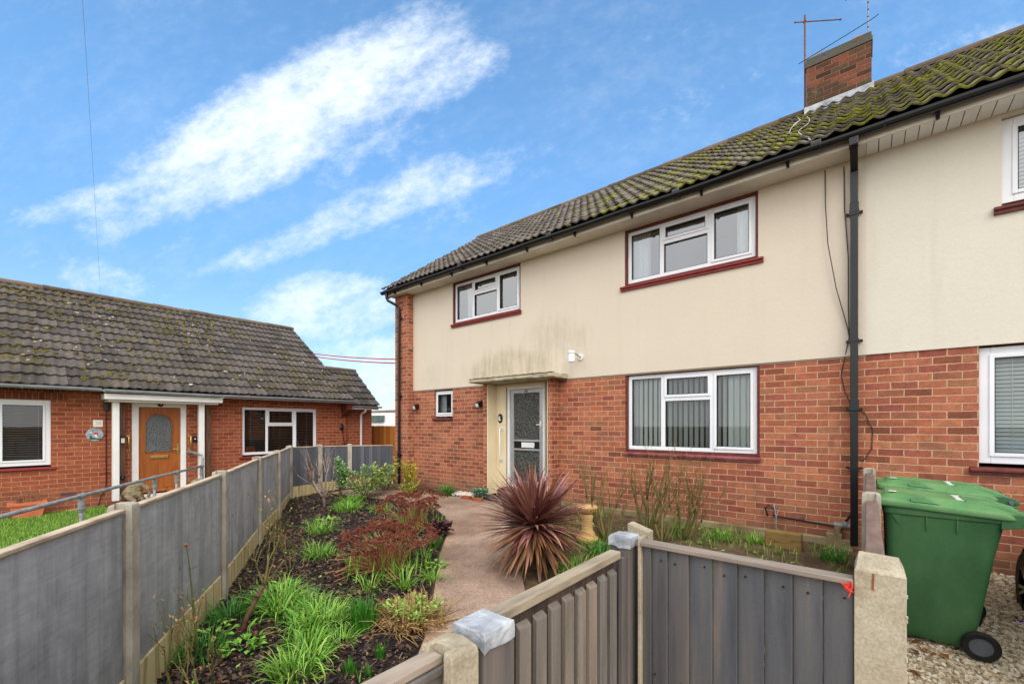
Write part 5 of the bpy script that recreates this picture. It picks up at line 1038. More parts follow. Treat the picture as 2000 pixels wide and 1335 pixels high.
# ------------------------------------------------------------------ wheelie bins
m_bin = M('bin_green', [(50, 90, 54), (66, 112, 68), (84, 128, 82)], 2.6, 7, stretch=(1, 1, .45), rough=.5, bump=.08, bscale=90, spec=.4, grain=(45, .14))
m_binlid = M('bin_lid_green', [(70, 118, 70), (92, 142, 86), (118, 146, 100)], 4, 7, rough=.55, bump=.08, bscale=80, grain=(60, .15))
def rrect(x0, x1, y0, y1, z, r=.05, n=4, zf=None):
    pts = []
    for cx, cy, a0 in ((x1 - r, y0 + r, -90), (x1 - r, y1 - r, 0), (x0 + r, y1 - r, 90), (x0 + r, y0 + r, 180)):
        for k in range(n + 1): a = R(a0 + 90 * k / n); x, y = cx + r * math.cos(a), cy + r * math.sin(a); pts.append((x, y, z if zf is None else z + zf(x, y)))
    return pts
def make_bin(ox, oy, oz):
    t = thing('wheelie_bin', (ox, oy, oz), 'nearer green wheelie bin standing on gravel, its black wheel and whole side in view', 'wheelie bin', 'green wheelie bins')
    T = lambda b: setattr(b, 'v', [(x + ox, y + oy, z + oz) for x, y, z in b.v])
    b = MB(); b.loft([rrect(.05, .47, .03, .53, .045, .04), rrect(.03, .50, .02, .54, .10, .05), rrect(.03, .53, .018, .542, .24, .05), rrect(.02, .60, .005, .555, .72, .05), rrect(.012, .645, -.004, .564, .965, .05), rrect(.0, .66, -.014, .574, .97, .05), rrect(.0, .665, -.014, .574, 1.03, .05)]); T(b); body = b.build('body', m_bin, t, bevel=.004, smooth=True)
    b = MB()
    for x in (.245, .405): b.loft([[(x, -.006, .86), (x + .008, -.006, .86), (x + .008, -.004, .86), (x, -.004, .86)], [(x, -.016, .90), (x + .008, -.016, .90), (x + .008, -.003, .90), (x, -.003, .90)], [(x, -.018, .968), (x + .008, -.018, .968), (x + .008, -.003, .968), (x, -.003, .968)]])
    b.loft([[(.05, -.004, .965), (.10, -.004, .965), (.10, -.012, .965), (.05, -.012, .965)], [(.09, -.004, .90), (.10, -.004, .90), (.10, -.008, .90), (.09, -.008, .90)]]); T(b); b.build('rib', m_bin, body)
    # lid: rim, dished dome with a raised plateau, hinge lugs and a handle bar at the back
    zf = lambda x, y: .035 * (1 - (abs(y - .28) / .32) ** 2) - .05 * (x / .7) + .012
    b = MB(); b.loft([rrect(-.05, .70, -.03, .59, 1.028, .05, 4, lambda x, y: -.035 * (x / .7)), rrect(-.055, .705, -.035, .595, 1.04, .05, 4, lambda x, y: -.035 * (x / .7)), rrect(-.05, .70, -.03, .59, 1.075, .06, 4, lambda x, y: -.04 * (x / .7)), rrect(.0, .66, .02, .54, 1.088, .09, 4, lambda x, y: -.045 * (x / .7)), rrect(.02, .62, .05, .51, 1.118, .10, 4, lambda x, y: -.05 * (x / .7)), rrect(.06, .58, .09, .47, 1.126, .10, 4, lambda x, y: -.05 * (x / .7))]); T(b); lid = b.build('lid', m_binlid, t, bevel=.004, smooth=True)
    b = MB()
    for y in (.10, .22, .34, .46): b.loft([[(.46, y - .035, 1.085), (.46, y + .035, 1.085), (.46, y + .03, 1.10), (.46, y - .03, 1.10)], [(.62, y - .03, 1.04), (.62, y + .03, 1.04), (.62, y + .022, 1.085), (.62, y - .022, 1.085)], [(.76, y - .02, .985), (.76, y + .02, .985), (.76, y + .014, 1.03), (.76, y - .014, 1.03)]])
    for y in (.02, .54): b.loft([[(.16, y - .03, 1.075), (.16, y + .03, 1.075), (.16, y + .02, 1.092), (.16, y - .02, 1.092)], [(.24, y - .03, 1.07), (.24, y + .03, 1.07), (.24, y + .02, 1.11), (.24, y - .02, 1.11)], [(.32, y - .03, 1.065), (.32, y + .03, 1.065), (.32, y + .02, 1.08), (.32, y - .02, 1.08)]])
    T(b); b.build('lid_rib', m_binlid, lid, bevel=.004)
    b = MB()
    for y in (.0, .56): b.loft([[(.62, y - .02, .93), (.62, y + .02, .93), (.62, y + .02, 1.04), (.62, y - .02, 1.04)], [(.72, y - .02, .95), (.72, y + .02, .95), (.72, y + .02, 1.04), (.72, y - .02, 1.04)], [(.80, y - .015, .975), (.80, y + .015, .975), (.80, y + .015, 1.02), (.80, y - .015, 1.02)]])
    b.tube([(.785, -.02, .995), (.785, .58, .995)], .018, 10); T(b); b.build('handle', m_bin, t, bevel=.004)
    b = MB()
    for y in (-.032, .592): b.tube([(.755, y - .012, .998), (.755, y + .012, .998)], .015, 10)
    T(b); b.build('hinge_pin', m_hub, t)
    b = MB(); rr_ = random.Random(6)
    b.box((.04, .10, 1.127), (.085, .15, 1.1285))
    for k in range(9): y = .12 + .035 * k; b.box((.42 + rr_.uniform(-.003, .003), y, 1.0945), (.45 + rr_.uniform(0, .012), y + rr_.uniform(.008, .022), 1.0965))
    T(b); b.build('worn_lettering', m_white, lid)
    b = MB(); b.tube([(.52, -.03, .10), (.52, .59, .10)], .012, 8); T(b); b.build('axle', m_hub, t)
    for y, s in ((-.035, -1), (.595, 1)):
        b = MB(); b.lathe((.52, y, .10), [(.062, -.022 * s), (.092, -.024 * s), (.1, -.012 * s), (.1, .012 * s), (.092, .024 * s), (.062, .022 * s), (.062, -.022 * s)], 32, 'y'); T(b); wh = b.build('wheel', m_rubber, t, smooth=False)
        b = MB(); b.lathe((.52, y, .10), [(.0, -.012 * s), (.016, -.026 * s), (.018, -.006 * s), (.05, -.004 * s), (.055, -.018 * s), (.063, -.018 * s), (.063, .015 * s), (0, .015 * s)], 28, 'y')
        for k in range(8): a = R(45 * k); b.bar((.52 + .014 * math.cos(a), y - .010 * s, .10 + .014 * math.sin(a)), (.52 + .056 * math.cos(a), y - .010 * s, .10 + .056 * math.sin(a)), .007, .012, (0, 1, 0))
        T(b); b.build('hub', m_hub, wh)
    return t
bin1 = make_bin(.10, 4.45, .045)
bin2 = copy_tree(bin1); bin2.location = (.13, 5.16, .085); bin2['label'] = 'farther green wheelie bin by the brick wall, only its lid showing behind'
ORG[bin2.name] = Vector(bin2.location)

# ------------------------------------------------------------------ blue car, only its front wheel enters the frame
m_blue = M('metallic_blue_paint', [(22, 66, 150), (30, 78, 166)], 3, rough=.22, metal=.35, spec=.6)
CAR = thing('blue_car', (1.95, 4.1, .02), 'blue parked car at the right edge, only its front wheel and wing showing', 'car'); CX, WYF, WYR = 1.93, 5.52, 2.95
def car_w(y):                                                  # half width in plan, nose rounded in
    f = max(0., (y - 5.35) / .95); r = max(0., (2.9 - y) / .75); return .89 - .55 * f ** 2.2 - .30 * r ** 2.4
b = MB(); rings = []
for k in range(56):
    y = 2.12 + (6.30 - 2.12) * k / 55; hw = car_w(y); zb = .22
    for wy in (WYF, WYR):
        if abs(y - wy) < .36: zb = max(zb, .33 + math.sqrt(max(0, .36 ** 2 - (y - wy) ** 2)))
    zt = .98 - .22 * max(0, (y - 4.9) / 1.4) ** 1.5 - .06 * max(0, (2.7 - y) / .6); zb = min(zb, zt - .12); ring = []
    for sx in (1, -1):
        prof = [(hw * .97, zb), (hw, (zb + zt) / 2), (hw * .985, zt - .06), (hw * .90, zt)]
        ring += [(CX + sx * a, y, z) for a, z in (prof if sx == 1 else prof[::-1])]
    rings.append(ring)
b.loft(rings); b.build('body', m_blue, CAR, smooth=True)
def cabin(y): # half width at the belt, roof height
    P = ((2.18, .70, .99), (2.45, .74, 1.22), (2.80, .77, 1.43), (3.3, .78, 1.49), (3.9, .78, 1.48), (4.3, .775, 1.40), (4.8, .76, 1.13), (5.08, .74, .975))
    for (a, b2, c), (d, e2, f) in zip(P, P[1:]):
        if a <= y <= d: t_ = (y - a) / (d - a); return b2 + (e2 - b2) * t_, c + (f - c) * t_
b = MB(); b.loft([[(CX + s_ * h, y, z) for s_, h, z in ((-1, hw, .93), (-1, hw * .93, .93 + (zt - .93) * .55), (-1, hw * .80, zt - .03), (-1, hw * .66, zt), (1, hw * .66, zt), (1, hw * .80, zt - .03), (1, hw * .93, .93 + (zt - .93) * .55), (1, hw, .93))] for y in [2.18 + 2.9 * q / 28 for q in range(29)] for hw, zt in (cabin(y),)]); b.build('cabin', m_blue, CAR, smooth=True)
m_carglass = M('car_glass', [(20, 24, 28)], 2, rough=.05, spec=.8)
for s_ in (-1, 1):
    for y0, y1 in ((2.62, 3.28), (3.36, 4.10), (4.18, 4.66)):
        b = MB(); pr = None
        for q in range(9):
            y = y0 + (y1 - y0) * q / 8; hw, zt = cabin(y); zt2 = .93 + (zt - .93) * .55; top = zt - .07
            e_ = [b.V((CX + s_ * (hw + .003), y, .965)), b.V((CX + s_ * (hw * .93 + .006), y, min(zt2, top))), b.V((CX + s_ * (hw * .83 + .006), y, top))]
            if pr: b.F(pr[0], e_[0], e_[1], pr[1]); b.F(pr[1], e_[1], e_[2], pr[2])
            pr = e_
        b.build('side_window', m_carglass, CAR)
    b = MB(); b.blob((CX + s_ * .99, 4.55, 1.0), (.10, .06, .065), .02, random, 10, 6); b.build('door_mirror', m_blue, CAR, smooth=True)
    b = MB(); b.blob((CX + s_ * .60, 6.02, .66), (.15, .12, .065), .02, random, 12, 7); b.build('headlight', m_lampglass, CAR)
    b = MB(); b.blob((CX + s_ * .70, 2.20, .78), (.12, .05, .09), .02, random, 12, 7); b.build('tail_light', m_redpaint, CAR)
    for y in (3.15, 4.0): b = MB(); b.box((CX + s_ * .885, y, .80), (CX + s_ * .905, y + .16, .825)); b.build('door_handle', m_blue, CAR, bevel=.005)
    b = MB()
    for y in (3.32, 4.42): b.box((CX + s_ * .8905, y, .34), (CX + s_ * .8925, y + .006, .93))
    b.box((CX + s_ * .885, 3.3, .26), (CX + s_ * .90, 5.1, .32)); b.build('door_seam', m_rubber, CAR)
b = MB(); b.quad((CX - .60, 4.44, 1.345), (CX + .60, 4.44, 1.345), (CX + .66, 5.05, .998), (CX - .66, 5.05, .998)); b.build('windscreen', m_carglass, CAR)
b = MB(); b.quad((CX - .58, 2.72, 1.385), (CX + .58, 2.72, 1.385), (CX + .62, 2.21, 1.02), (CX - .62, 2.21, 1.02)); b.build('rear_window', m_carglass, CAR)
b = MB(); b.box((CX - .26, 2.095, .58), (CX + .26, 2.115, .69)); b.build('number_plate', M('plate_yellow', [(222, 190, 60)], 3), CAR)
for wy in (WYF, WYR):
    for s in (-1, 1):
        x = CX + s * .80; b = MB(); b.lathe((x, wy, .325), [(.21, -.105 * s), (.29, -.105 * s), (.315, -.08 * s), (.32, .08 * s), (.29, .105 * s), (.21, .10 * s), (.20, .02 * s), (.20, -.09 * s), (.21, -.105 * s)], 44, 'x'); wh = b.build('wheel', m_rubber, CAR)
        b = MB(); b.lathe((x, wy, .325), [(.21, .09 * s), (.225, .10 * s), (.225, .06 * s), (.19, .02 * s), (.19, -.06 * s), (.21, .09 * s)], 36, 'x')
        for k in range(10): a = R(36 * k + 9 * (1 if k % 2 else -1)); b.bar((x + .075 * s, wy + .03 * math.cos(a), .325 + .03 * math.sin(a)), (x + .085 * s, wy + .215 * math.cos(a), .325 + .215 * math.sin(a)), .026, .03, (1, 0, 0))
        b.lathe((x, wy, .325), [(0, .10 * s), (.045, .095 * s), (.05, .04 * s), (0, .03 * s)], 18, 'x'); b.build('rim', M('gunmetal_alloy', [(70, 72, 76), (110, 112, 116)], 6, rough=.35, metal=.6), wh)
        b = MB(); pr = None
        for k in range(17):
            a = R(-8 + 196 * k / 16); e = [(CX + s * .875, wy + .36 * math.cos(a), .325 + .36 * math.sin(a)), (CX + s * .875, wy + .31 * math.cos(a), .325 + .31 * math.sin(a)), (CX + s * .55, wy + .36 * math.cos(a), .325 + .36 * math.sin(a))]; e = [b.V(p) for p in e]
            if pr: b.F(pr[0], e[0], e[2], pr[2])
            pr = e
        b.build('wheel_arch', m_rubber, CAR)

# ------------------------------------------------------------------ loose ground cover
def lerp_poly(P, t):
    ls = [(Vector(b) - Vector(a)).length for a, b in zip(P, P[1:])]; s = t * sum(ls)
    for (a, b), l in zip(zip(P, P[1:]), ls):
        if s <= l: return Vector(a).lerp(Vector(b), s / l)
        s -= l
    return Vector(P[-1])
rr = random.Random(31); b = MB(); BF = FENCE[:6] + [(-9.5, 5.4)]
for k in range(15000):
    t = rr.random() ** .55; t = 1 - t if rr.random() < .72 else rr.random(); a, c = lerp_poly(BF, .08 + .92 * t), lerp_poly(PL, t)
    p = a.lerp(c, rr.uniform(.0, .985)); s = rr.choice((.6, .8, 1, 1, 1.3, 1.9)) * (1. + .3 * t); b.cr = rr.random() ** 1.3 * .98 + .01
    b.rock((p.x, p.y, g_(p.x, p.y) + rr.uniform(.004, .022)), (.014 * s, .007 * s, .0035 * s), (rr.uniform(0, 6.3), rr.uniform(-.7, .7), rr.uniform(-.7, .7)), rr)
m_chip = M('bark_chip', [(20, 15, 12), (48, 33, 26)], 30, 4, rough=.62, rnd=[(18, 14, 12), (34, 25, 20), (58, 42, 33), (88, 62, 48), (128, 92, 70), (178, 138, 108)], spec=.45)
tag(b.build('bark_chips', m_chip), kind='stuff')
b = MB()
for k in range(12500):
    y = rr.uniform(3.0, 6.5); x = rr.uniform(.10, .5 + .2 * y)
    s = rr.uniform(.55, 1.25); b.cr = rr.random() * .98 + .01; b.rock((x, y, g_(x, y) + rr.uniform(.004, .018)), (.016 * s, .011 * s, .009 * s), (rr.uniform(0, 6.3), rr.uniform(-.5, .5), rr.uniform(-.5, .5)), rr)
m_pebble = M('gravel_stone', [(160, 140, 110), (220, 204, 172)], 40, 4, rough=.85, rnd=[(140, 116, 88), (200, 180, 148), (224, 208, 178), (236, 226, 202), (244, 238, 222)], spec=.3)
tag(b.build('gravel', m_pebble), kind='stuff')
b = MB()
for k in range(420): x, y = rr.uniform(-6.62, -5.95), rr.uniform(6.02, 6.30); b.cr = rr.random() * .98 + .01; b.rock((x, y, g_(x, y) + .02 + rr.uniform(0, .03)), (.02, .015, .012), (rr.uniform(0, 6), 0, 0), rr)
tag(b.build('white_pebbles', M('white_pebble', [(206, 198, 184), (236, 230, 222)], 30, rough=.8)), kind='stuff')
b = MB()
for k in range(26000):
    y = rr.uniform(-1.6, 1.47); x = rr.uniform(-12.26, -7.6)
    if rr.random() > .35 + .65 * (1 if x < -8.2 else .5): continue
    b.cr = rr.random() * .98 + .01; b.blade((x, y, g_(x, y)), rr.uniform(0, 6.3), rr.uniform(.03, .07), .007, R(rr.uniform(50, 90)), R(rr.uniform(10, 60)), 2)
m_lawn = M('lawn_blade', [(80, 124, 30), (122, 166, 58)], 3, rough=.6, rnd=[(74, 116, 26), (104, 150, 40), (136, 178, 66), (160, 176, 84)])
tag(b.build('lawn_grass', m_lawn), kind='stuff')
# dead brown leaves under the bins
m_dead = M('dead_leaf', [(96, 52, 26), (150, 84, 40)], 14, rough=.7, rnd=[(70, 36, 20), (112, 60, 28), (170, 92, 36), (60, 34, 26)])
LEAVES = [(.26, 4.42), (.33, 4.38), (.20, 4.28), (.40, 4.34), (.30, 4.25), (.17, 4.1), (.22, 4.0), (.45, 4.30), (.80, 5.25), (.95, 5.3), (.78, 5.6), (.92, 5.0), (.16, 4.36), (.19, 4.2), (.36, 4.3), (1.0, 5.05)]
for k, (x, y) in enumerate(LEAVES):
    b = MB(); b.cr = rr.random() * .98 + .01; az = rr.uniform(0, 6.3); b.leaf((x, y, g_(x, y) + .03), (math.cos(az), math.sin(az), rr.uniform(-.1, .35)), rr.uniform(.05, .09), rr.uniform(.03, .05), fold=rr.uniform(-.3, .4))
    tag(b.build('dead_leaf', m_dead, None, loc=(x, y, g_(x, y))), 'dead brown leaf lying on the gravel around the green bins', 'leaf', 'dead leaves on the gravel')
b = MB(); b.tube([(.93, 5.30, .10), (1.0, 5.31, .105), (1.08, 5.34, .10)], [.012, .016, .010], 6); tag(b.build('plastic_strip', M('violet_plastic', [(96, 40, 160), (120, 60, 190)], 8, rough=.4), None, loc=(1.0, 5.3, .1)), 'small purple plastic strip on the gravel near the blue car', 'litter')

# ------------------------------------------------------------------ plants
m_grass = M('fresh_grass', [(84, 140, 34), (134, 186, 66)], 4, rough=.5, rnd=[(56, 108, 28), (94, 152, 42), (132, 184, 62), (176, 204, 98)], spec=.35)
m_grass_d = M('deep_green_blade', [(40, 98, 28), (80, 140, 46)], 4, rough=.45, rnd=[(36, 92, 26), (58, 124, 36), (88, 152, 48)], spec=.35)
m_stem = M('rose_stem', [(96, 92, 50), (132, 122, 74)], 14, rough=.75, rnd=[(88, 96, 46), (120, 114, 62), (138, 108, 76)])
m_bark_s = M('rose_bark', [(84, 58, 44), (132, 98, 76)], 20, 5, rough=.85, bump=.4)
m_twig = M('bare_twig', [(112, 92, 80), (174, 154, 140)], 12, rough=.8, rnd=[(104, 84, 72), (150, 128, 112), (192, 176, 164)])
def clump(x, y, r, h, n, lab, mat=m_grass, wd=.008, droop=(60, 210), el=(38, 88), seed=0, group='green grass clumps in the garden beds', cat='grass clump', name='grass_clump'):
    rr = random.Random(seed + int(abs(x * 100))); z = g_(x, y); b = MB(); h *= .86; r *= .88
    for k in range(n):
        q = rr.random() ** .5 * r; a = rr.uniform(0, 6.3); az = a + rr.uniform(-.8, .8); b.cr = rr.random() * .98 + .01
        b.blade((x + q * math.cos(a) * .75, y + q * math.sin(a) * .75, z - .01), az, h * rr.uniform(.6, 1.75), wd * rr.uniform(.7, 1.2), R(rr.uniform(*el)), R(rr.uniform(*droop)), 5, rr.uniform(-.6, .6))
    o = b.build(name, mat, None, loc=(x, y, z), smooth=True); tag(o, lab, cat, group); return o
clump(-5.30, 2.62, .24, .22, 170, 'bright drooping grass clump touching the left edge of the rusty flower heads', seed=1)
clump(-6.35, 3.15, .24, .24, 190, 'bright grass clump between the bare twiggy shrub and the rusty flower heads', seed=2)
clump(-4.22, 1.72, .27, .26, 280, 'large floppy grass clump beside the thick rose trunk', wd=.010, seed=3)
clump(-4.30, 1.35, .25, .20, 220, 'darker grass clump between the rose trunk and the grey fence', mat=m_grass_d, seed=4)
clump(-3.82, 1.83, .25, .20, 230, 'sprawling pale grass clump in the middle of the dark mulch', wd=.009, seed=5)
clump(-3.50, 1.78, .24, .22, 230, 'grass clump left of the upright bulb shoots', wd=.009, seed=6)
clump(-3.22, 1.98, .15, .20, 130, 'stout upright bulb shoots in front of the straw-coloured dead clump', mat=m_grass_d, wd=.018, el=(72, 90), droop=(5, 35), seed=7, cat='bulb shoots', name='bulb_shoots', group='bulb shoots in the mulch')
clump(-3.78, .98, .22, .17, 190, 'grass clump low against the gravel board near the front', mat=m_grass_d, seed=8)
clump(-3.28, 1.52, .18, .17, 140, 'low grass clump in the bare mulch in front of the bulb shoots', seed=9)
clump(-2.98, 1.30, .20, .20, 170, 'front grass clump nearest the bottom edge of the photo', wd=.009, seed=10)
clump(-3.15, 1.72, .14, .14, 80, 'small grass clump behind the front grass clump', seed=11)
clump(-2.72, 1.56, .06, .08, 60, 'small bright bulb tuft nearest the bottom, left of the side panel', mat=m_grass_d, wd=.014, el=(70, 90), droop=(5, 30), seed=12, cat='bulb shoots', name='bulb_shoots', group='bulb shoots in the mulch')
clump(-3.36, 1.42, .04, .10, 34, 'small bulb tuft alone in the mulch left of the front clumps', mat=m_grass_d, wd=.015, el=(72, 90), droop=(5, 25), seed=13, cat='bulb shoots', name='bulb_shoots', group='bulb shoots in the mulch')
clump(-2.74, 1.80, .045, .09, 34, 'small bulb tuft beside the straw clump near the path', mat=m_grass_d, wd=.014, el=(72, 90), droop=(5, 25), seed=14, cat='bulb shoots', name='bulb_shoots', group='bulb shoots in the mulch')
clump(-2.58, 1.62, .035, .08, 24, 'tiny bulb tuft closest to the side panel rail', mat=m_grass_d, wd=.012, el=(72, 90), droop=(5, 25), seed=15, cat='bulb shoots', name='bulb_shoots', group='bulb shoots in the mulch')
clump(-3.62, 2.66, .10, .24, 60, 'loose long-leaved grass in front of the rusty flower heads', wd=.009, droop=(60, 150), seed=16)
clump(-3.52, 2.95, .10, .20, 70, 'grass tuft on the path edge at the right foot of the rusty flower heads', seed=17)
clump(-4.35, 3.66, .12, .16, 110, 'upright grass tuft on the path edge below the purple leaves', mat=m_grass_d, wd=.010, el=(65, 90), droop=(10, 70), seed=18)
clump(-3.85, 2.42, .10, .22, 40, 'sparse long grass left in front of the rusty flower heads', wd=.009, droop=(60, 150), seed=40)
clump(-2.35, 3.95, .22, .24, 230, 'bright grass clump under the right side of the red spiky plant', seed=19)
clump(-2.12, 3.55, .20, .18, 190, 'bright grass clump between the red spiky plant and the gate rail', seed=20)
clump(-2.45, 4.62, .22, .20, 190, 'grass clump at the foot of the sandstone bird bath', mat=m_grass_d, seed=21)
clump(-3.25, 4.95, .24, .14, 170, 'low grass clump left of the sandstone bird bath', mat=m_grass_d, seed=22)
clump(-1.95, 5.95, .16, .17, 100, 'thin grass clump along the wall below the ground floor window', seed=23)
clump(-1.45, 6.0, .18, .16, 110, 'thin grass clump along the wall right of the window centre', seed=24)
clump(-1.05, 6.05, .16, .13, 100, 'thin grass clump by the wall beside the timber block', seed=25)
clump(-.28, 5.85, .17, .13, 150, 'dark green low clump by the wall next to the black drainpipe', mat=m_grass_d, seed=26)
clump(-6.72, 5.98, .20, .26, 240, 'tidy green tuft at the brick wall left of the white pebbles', mat=m_grass_d, wd=.010, droop=(40, 110), seed=27)
clump(-7.35, 4.15, .34, .20, 300, 'feathery green patch behind the bare twiggy shrub', wd=.010, seed=28)
clump(-7.9, 4.55, .28, .20, 220, 'feathery green patch nearest the far fence posts', wd=.010, seed=29)
clump(-6.75, 4.45, .25, .16, 180, 'feathery green patch behind the rusty flower heads', wd=.010, seed=30)
clump(-3.98, 1.62, .14, .30, 46, 'long strap-leaved clump flopping over the pale grass by the rose trunk', wd=.016, droop=(120, 230), el=(45, 80), seed=51)
clump(-3.55, 1.62, .16, .28, 52, 'long strap-leaved clump in the middle front of the bed', wd=.015, droop=(120, 230), el=(45, 80), seed=52)
clump(-3.05, 1.44, .14, .28, 44, 'long strap-leaved clump at the front edge of the bed', wd=.014, droop=(120, 230), el=(45, 80), seed=53)
clump(-4.9, 3.2, .16, .24, 60, 'green strap leaves at the left foot of the rusty flower heads', wd=.012, droop=(100, 210), el=(45, 80), seed=54)
for k, (x, y, r_, lab) in enumerate(((-4.05, 1.12, .16, 'broad-leaved weed low against the gravel board'), (-3.62, 1.20, .13, 'broad-leaved weed between the two slim roses'), (-4.62, 1.95, .12, 'small broad-leaved weed behind the thick rose trunk'), (-3.30, 2.28, .12, 'broad-leaved weed beside the straw-coloured clump'), (-6.9, 3.55, .16, 'broad-leaved weed left of the feathery green patch'), (-3.75, 3.2, .10, 'small broad-leaved weed on the path edge'))):
    rr = random.Random(300 + k); b = MB(); z = g_(x, y)
    for j in range(46): a = rr.uniform(0, 6.3); q = rr.random() ** .5 * r_; b.cr = rr.random() * .98 + .01; b.leaf((x + q * math.cos(a), y + q * math.sin(a), z + rr.uniform(.0, .06)), (math.cos(a + rr.uniform(-1, 1)), math.sin(a + rr.uniform(-1, 1)), rr.uniform(-.1, .9)), rr.uniform(.04, .085), rr.uniform(.025, .05), fold=rr.uniform(.05, .3))
    tag(b.build('weed', m_grass, None, loc=(x, y, z)), lab, 'weed', 'broad-leaved weeds in the bed')
# scattered weeds
b = MB(); rr = random.Random(41)
for k in range(420):
    if k < 260:
        t = rr.random(); p = lerp_poly(FENCE[:6], .1 + .9 * t).lerp(lerp_poly(PL, t), rr.random())
    else: p = Vector((rr.uniform(-3.6, -.3), rr.uniform(4.3, 6.3)))
    if k >= 260 and p.x < -3 + (p.y - 4) * -.4: continue
    z = g_(p.x, p.y)
    for q in range(rr.randint(3, 7)):
        b.cr = rr.random() * .98 + .01; a = rr.uniform(0, 6.3)
        if k % 3: b.leaf((p.x, p.y, z + .01), (math.cos(a), math.sin(a), rr.uniform(.2, .8)), rr.uniform(.02, .05), rr.uniform(.012, .026))
        else: b.blade((p.x, p.y, z), a, rr.uniform(.05, .13), .006, R(rr.uniform(40, 85)), R(rr.uniform(20, 90)), 3)
tag(b.build('weeds', m_grass), kind='stuff')
b = MB()
for k in range(260):
    t = rr.random(); p = lerp_poly(FENCE[:6], .1 + .9 * t).lerp(lerp_poly(PL, t), rr.uniform(.1, .99)); a = rr.uniform(0, 6.3); z = g_(p.x, p.y) + .02; l = rr.uniform(.04, .16); b.cr = rr.random() * .98 + .01
    b.tube([(p.x, p.y, z), (p.x + math.cos(a) * l * .5, p.y + math.sin(a) * l * .5, z + rr.uniform(.0, .03)), (p.x + math.cos(a + .3) * l, p.y + math.sin(a + .3) * l, z)], [.0025, .002, .0015], 4)
tag(b.build('fallen_twigs', m_twig), kind='stuff')
b = MB()
for k in range(9000):
    x = rr.uniform(-3.7, -.15); y = rr.uniform(1.9, 6.3)
    if x < -1.2 - (y - 1.9) * .72 or mnoise.noise(Vector((x * 1.6, y * 1.6, 5))) < rr.uniform(-.2, .3): continue
    b.cr = rr.random() * .98 + .01; b.blade((x, y, g_(x, y)), rr.uniform(0, 6.3), rr.uniform(.05, .12), .006, R(rr.uniform(50, 88)), R(rr.uniform(20, 80)), 2)
tag(b.build('ground_grass', m_grass), kind='stuff')

# red spiky plant
CXY = (-2.86, 3.86); cz = g_(*CXY); rr = random.Random(51)
t = thing('cordyline', (CXY[0], CXY[1], cz), 'large spiky plant with maroon sword leaves beside the path', 'shrub')
b = MB(); d2 = MB()
for k in range(580):
    q = rr.random(); el = math.asin(-.90 + 1.88 * q ** .95) if q < .99 else 1.5; az = rr.uniform(0, 6.3); low = el < R(-8); m = d2 if (low and rr.random() < .8) else b; ln = rr.uniform(.48, .72) * (1.0 if low else 1.06)
    m.cr = rr.random() * .98 + .01; hz_ = .42 + .10 * q; m.blade((CXY[0] + .04 * math.cos(az), CXY[1] + .04 * math.sin(az), cz + hz_), az, ln, rr.uniform(.034, .054), min(el + R(8), R(86)), R(rr.uniform(2, 30) if rr.random() < .8 else rr.uniform(30, 75)) if not low else R(rr.uniform(2, 24)), 6, rr.uniform(-.5, .5), .04)
b.build('leaves', M('maroon_leaf', [(104, 60, 62), (150, 98, 96)], 5, 3, rough=.38, rnd=[(86, 46, 44), (120, 70, 64), (150, 96, 86), (192, 142, 126), (140, 92, 66)], spec=.5), t, smooth=True)
d2.build('old_leaves', M('tan_old_leaf', [(128, 88, 58), (168, 124, 86)], 5, 3, rough=.5, rnd=[(104, 66, 46), (140, 98, 66), (176, 134, 94)], spec=.4), t, smooth=True)
b = MB(); b.tube([(CXY[0], CXY[1], cz - .02), (CXY[0] + .01, CXY[1], cz + .25), (CXY[0], CXY[1] + .01, cz + .45)], [.034, .03, .026], 10); b.build('trunk', m_bark_s, t)
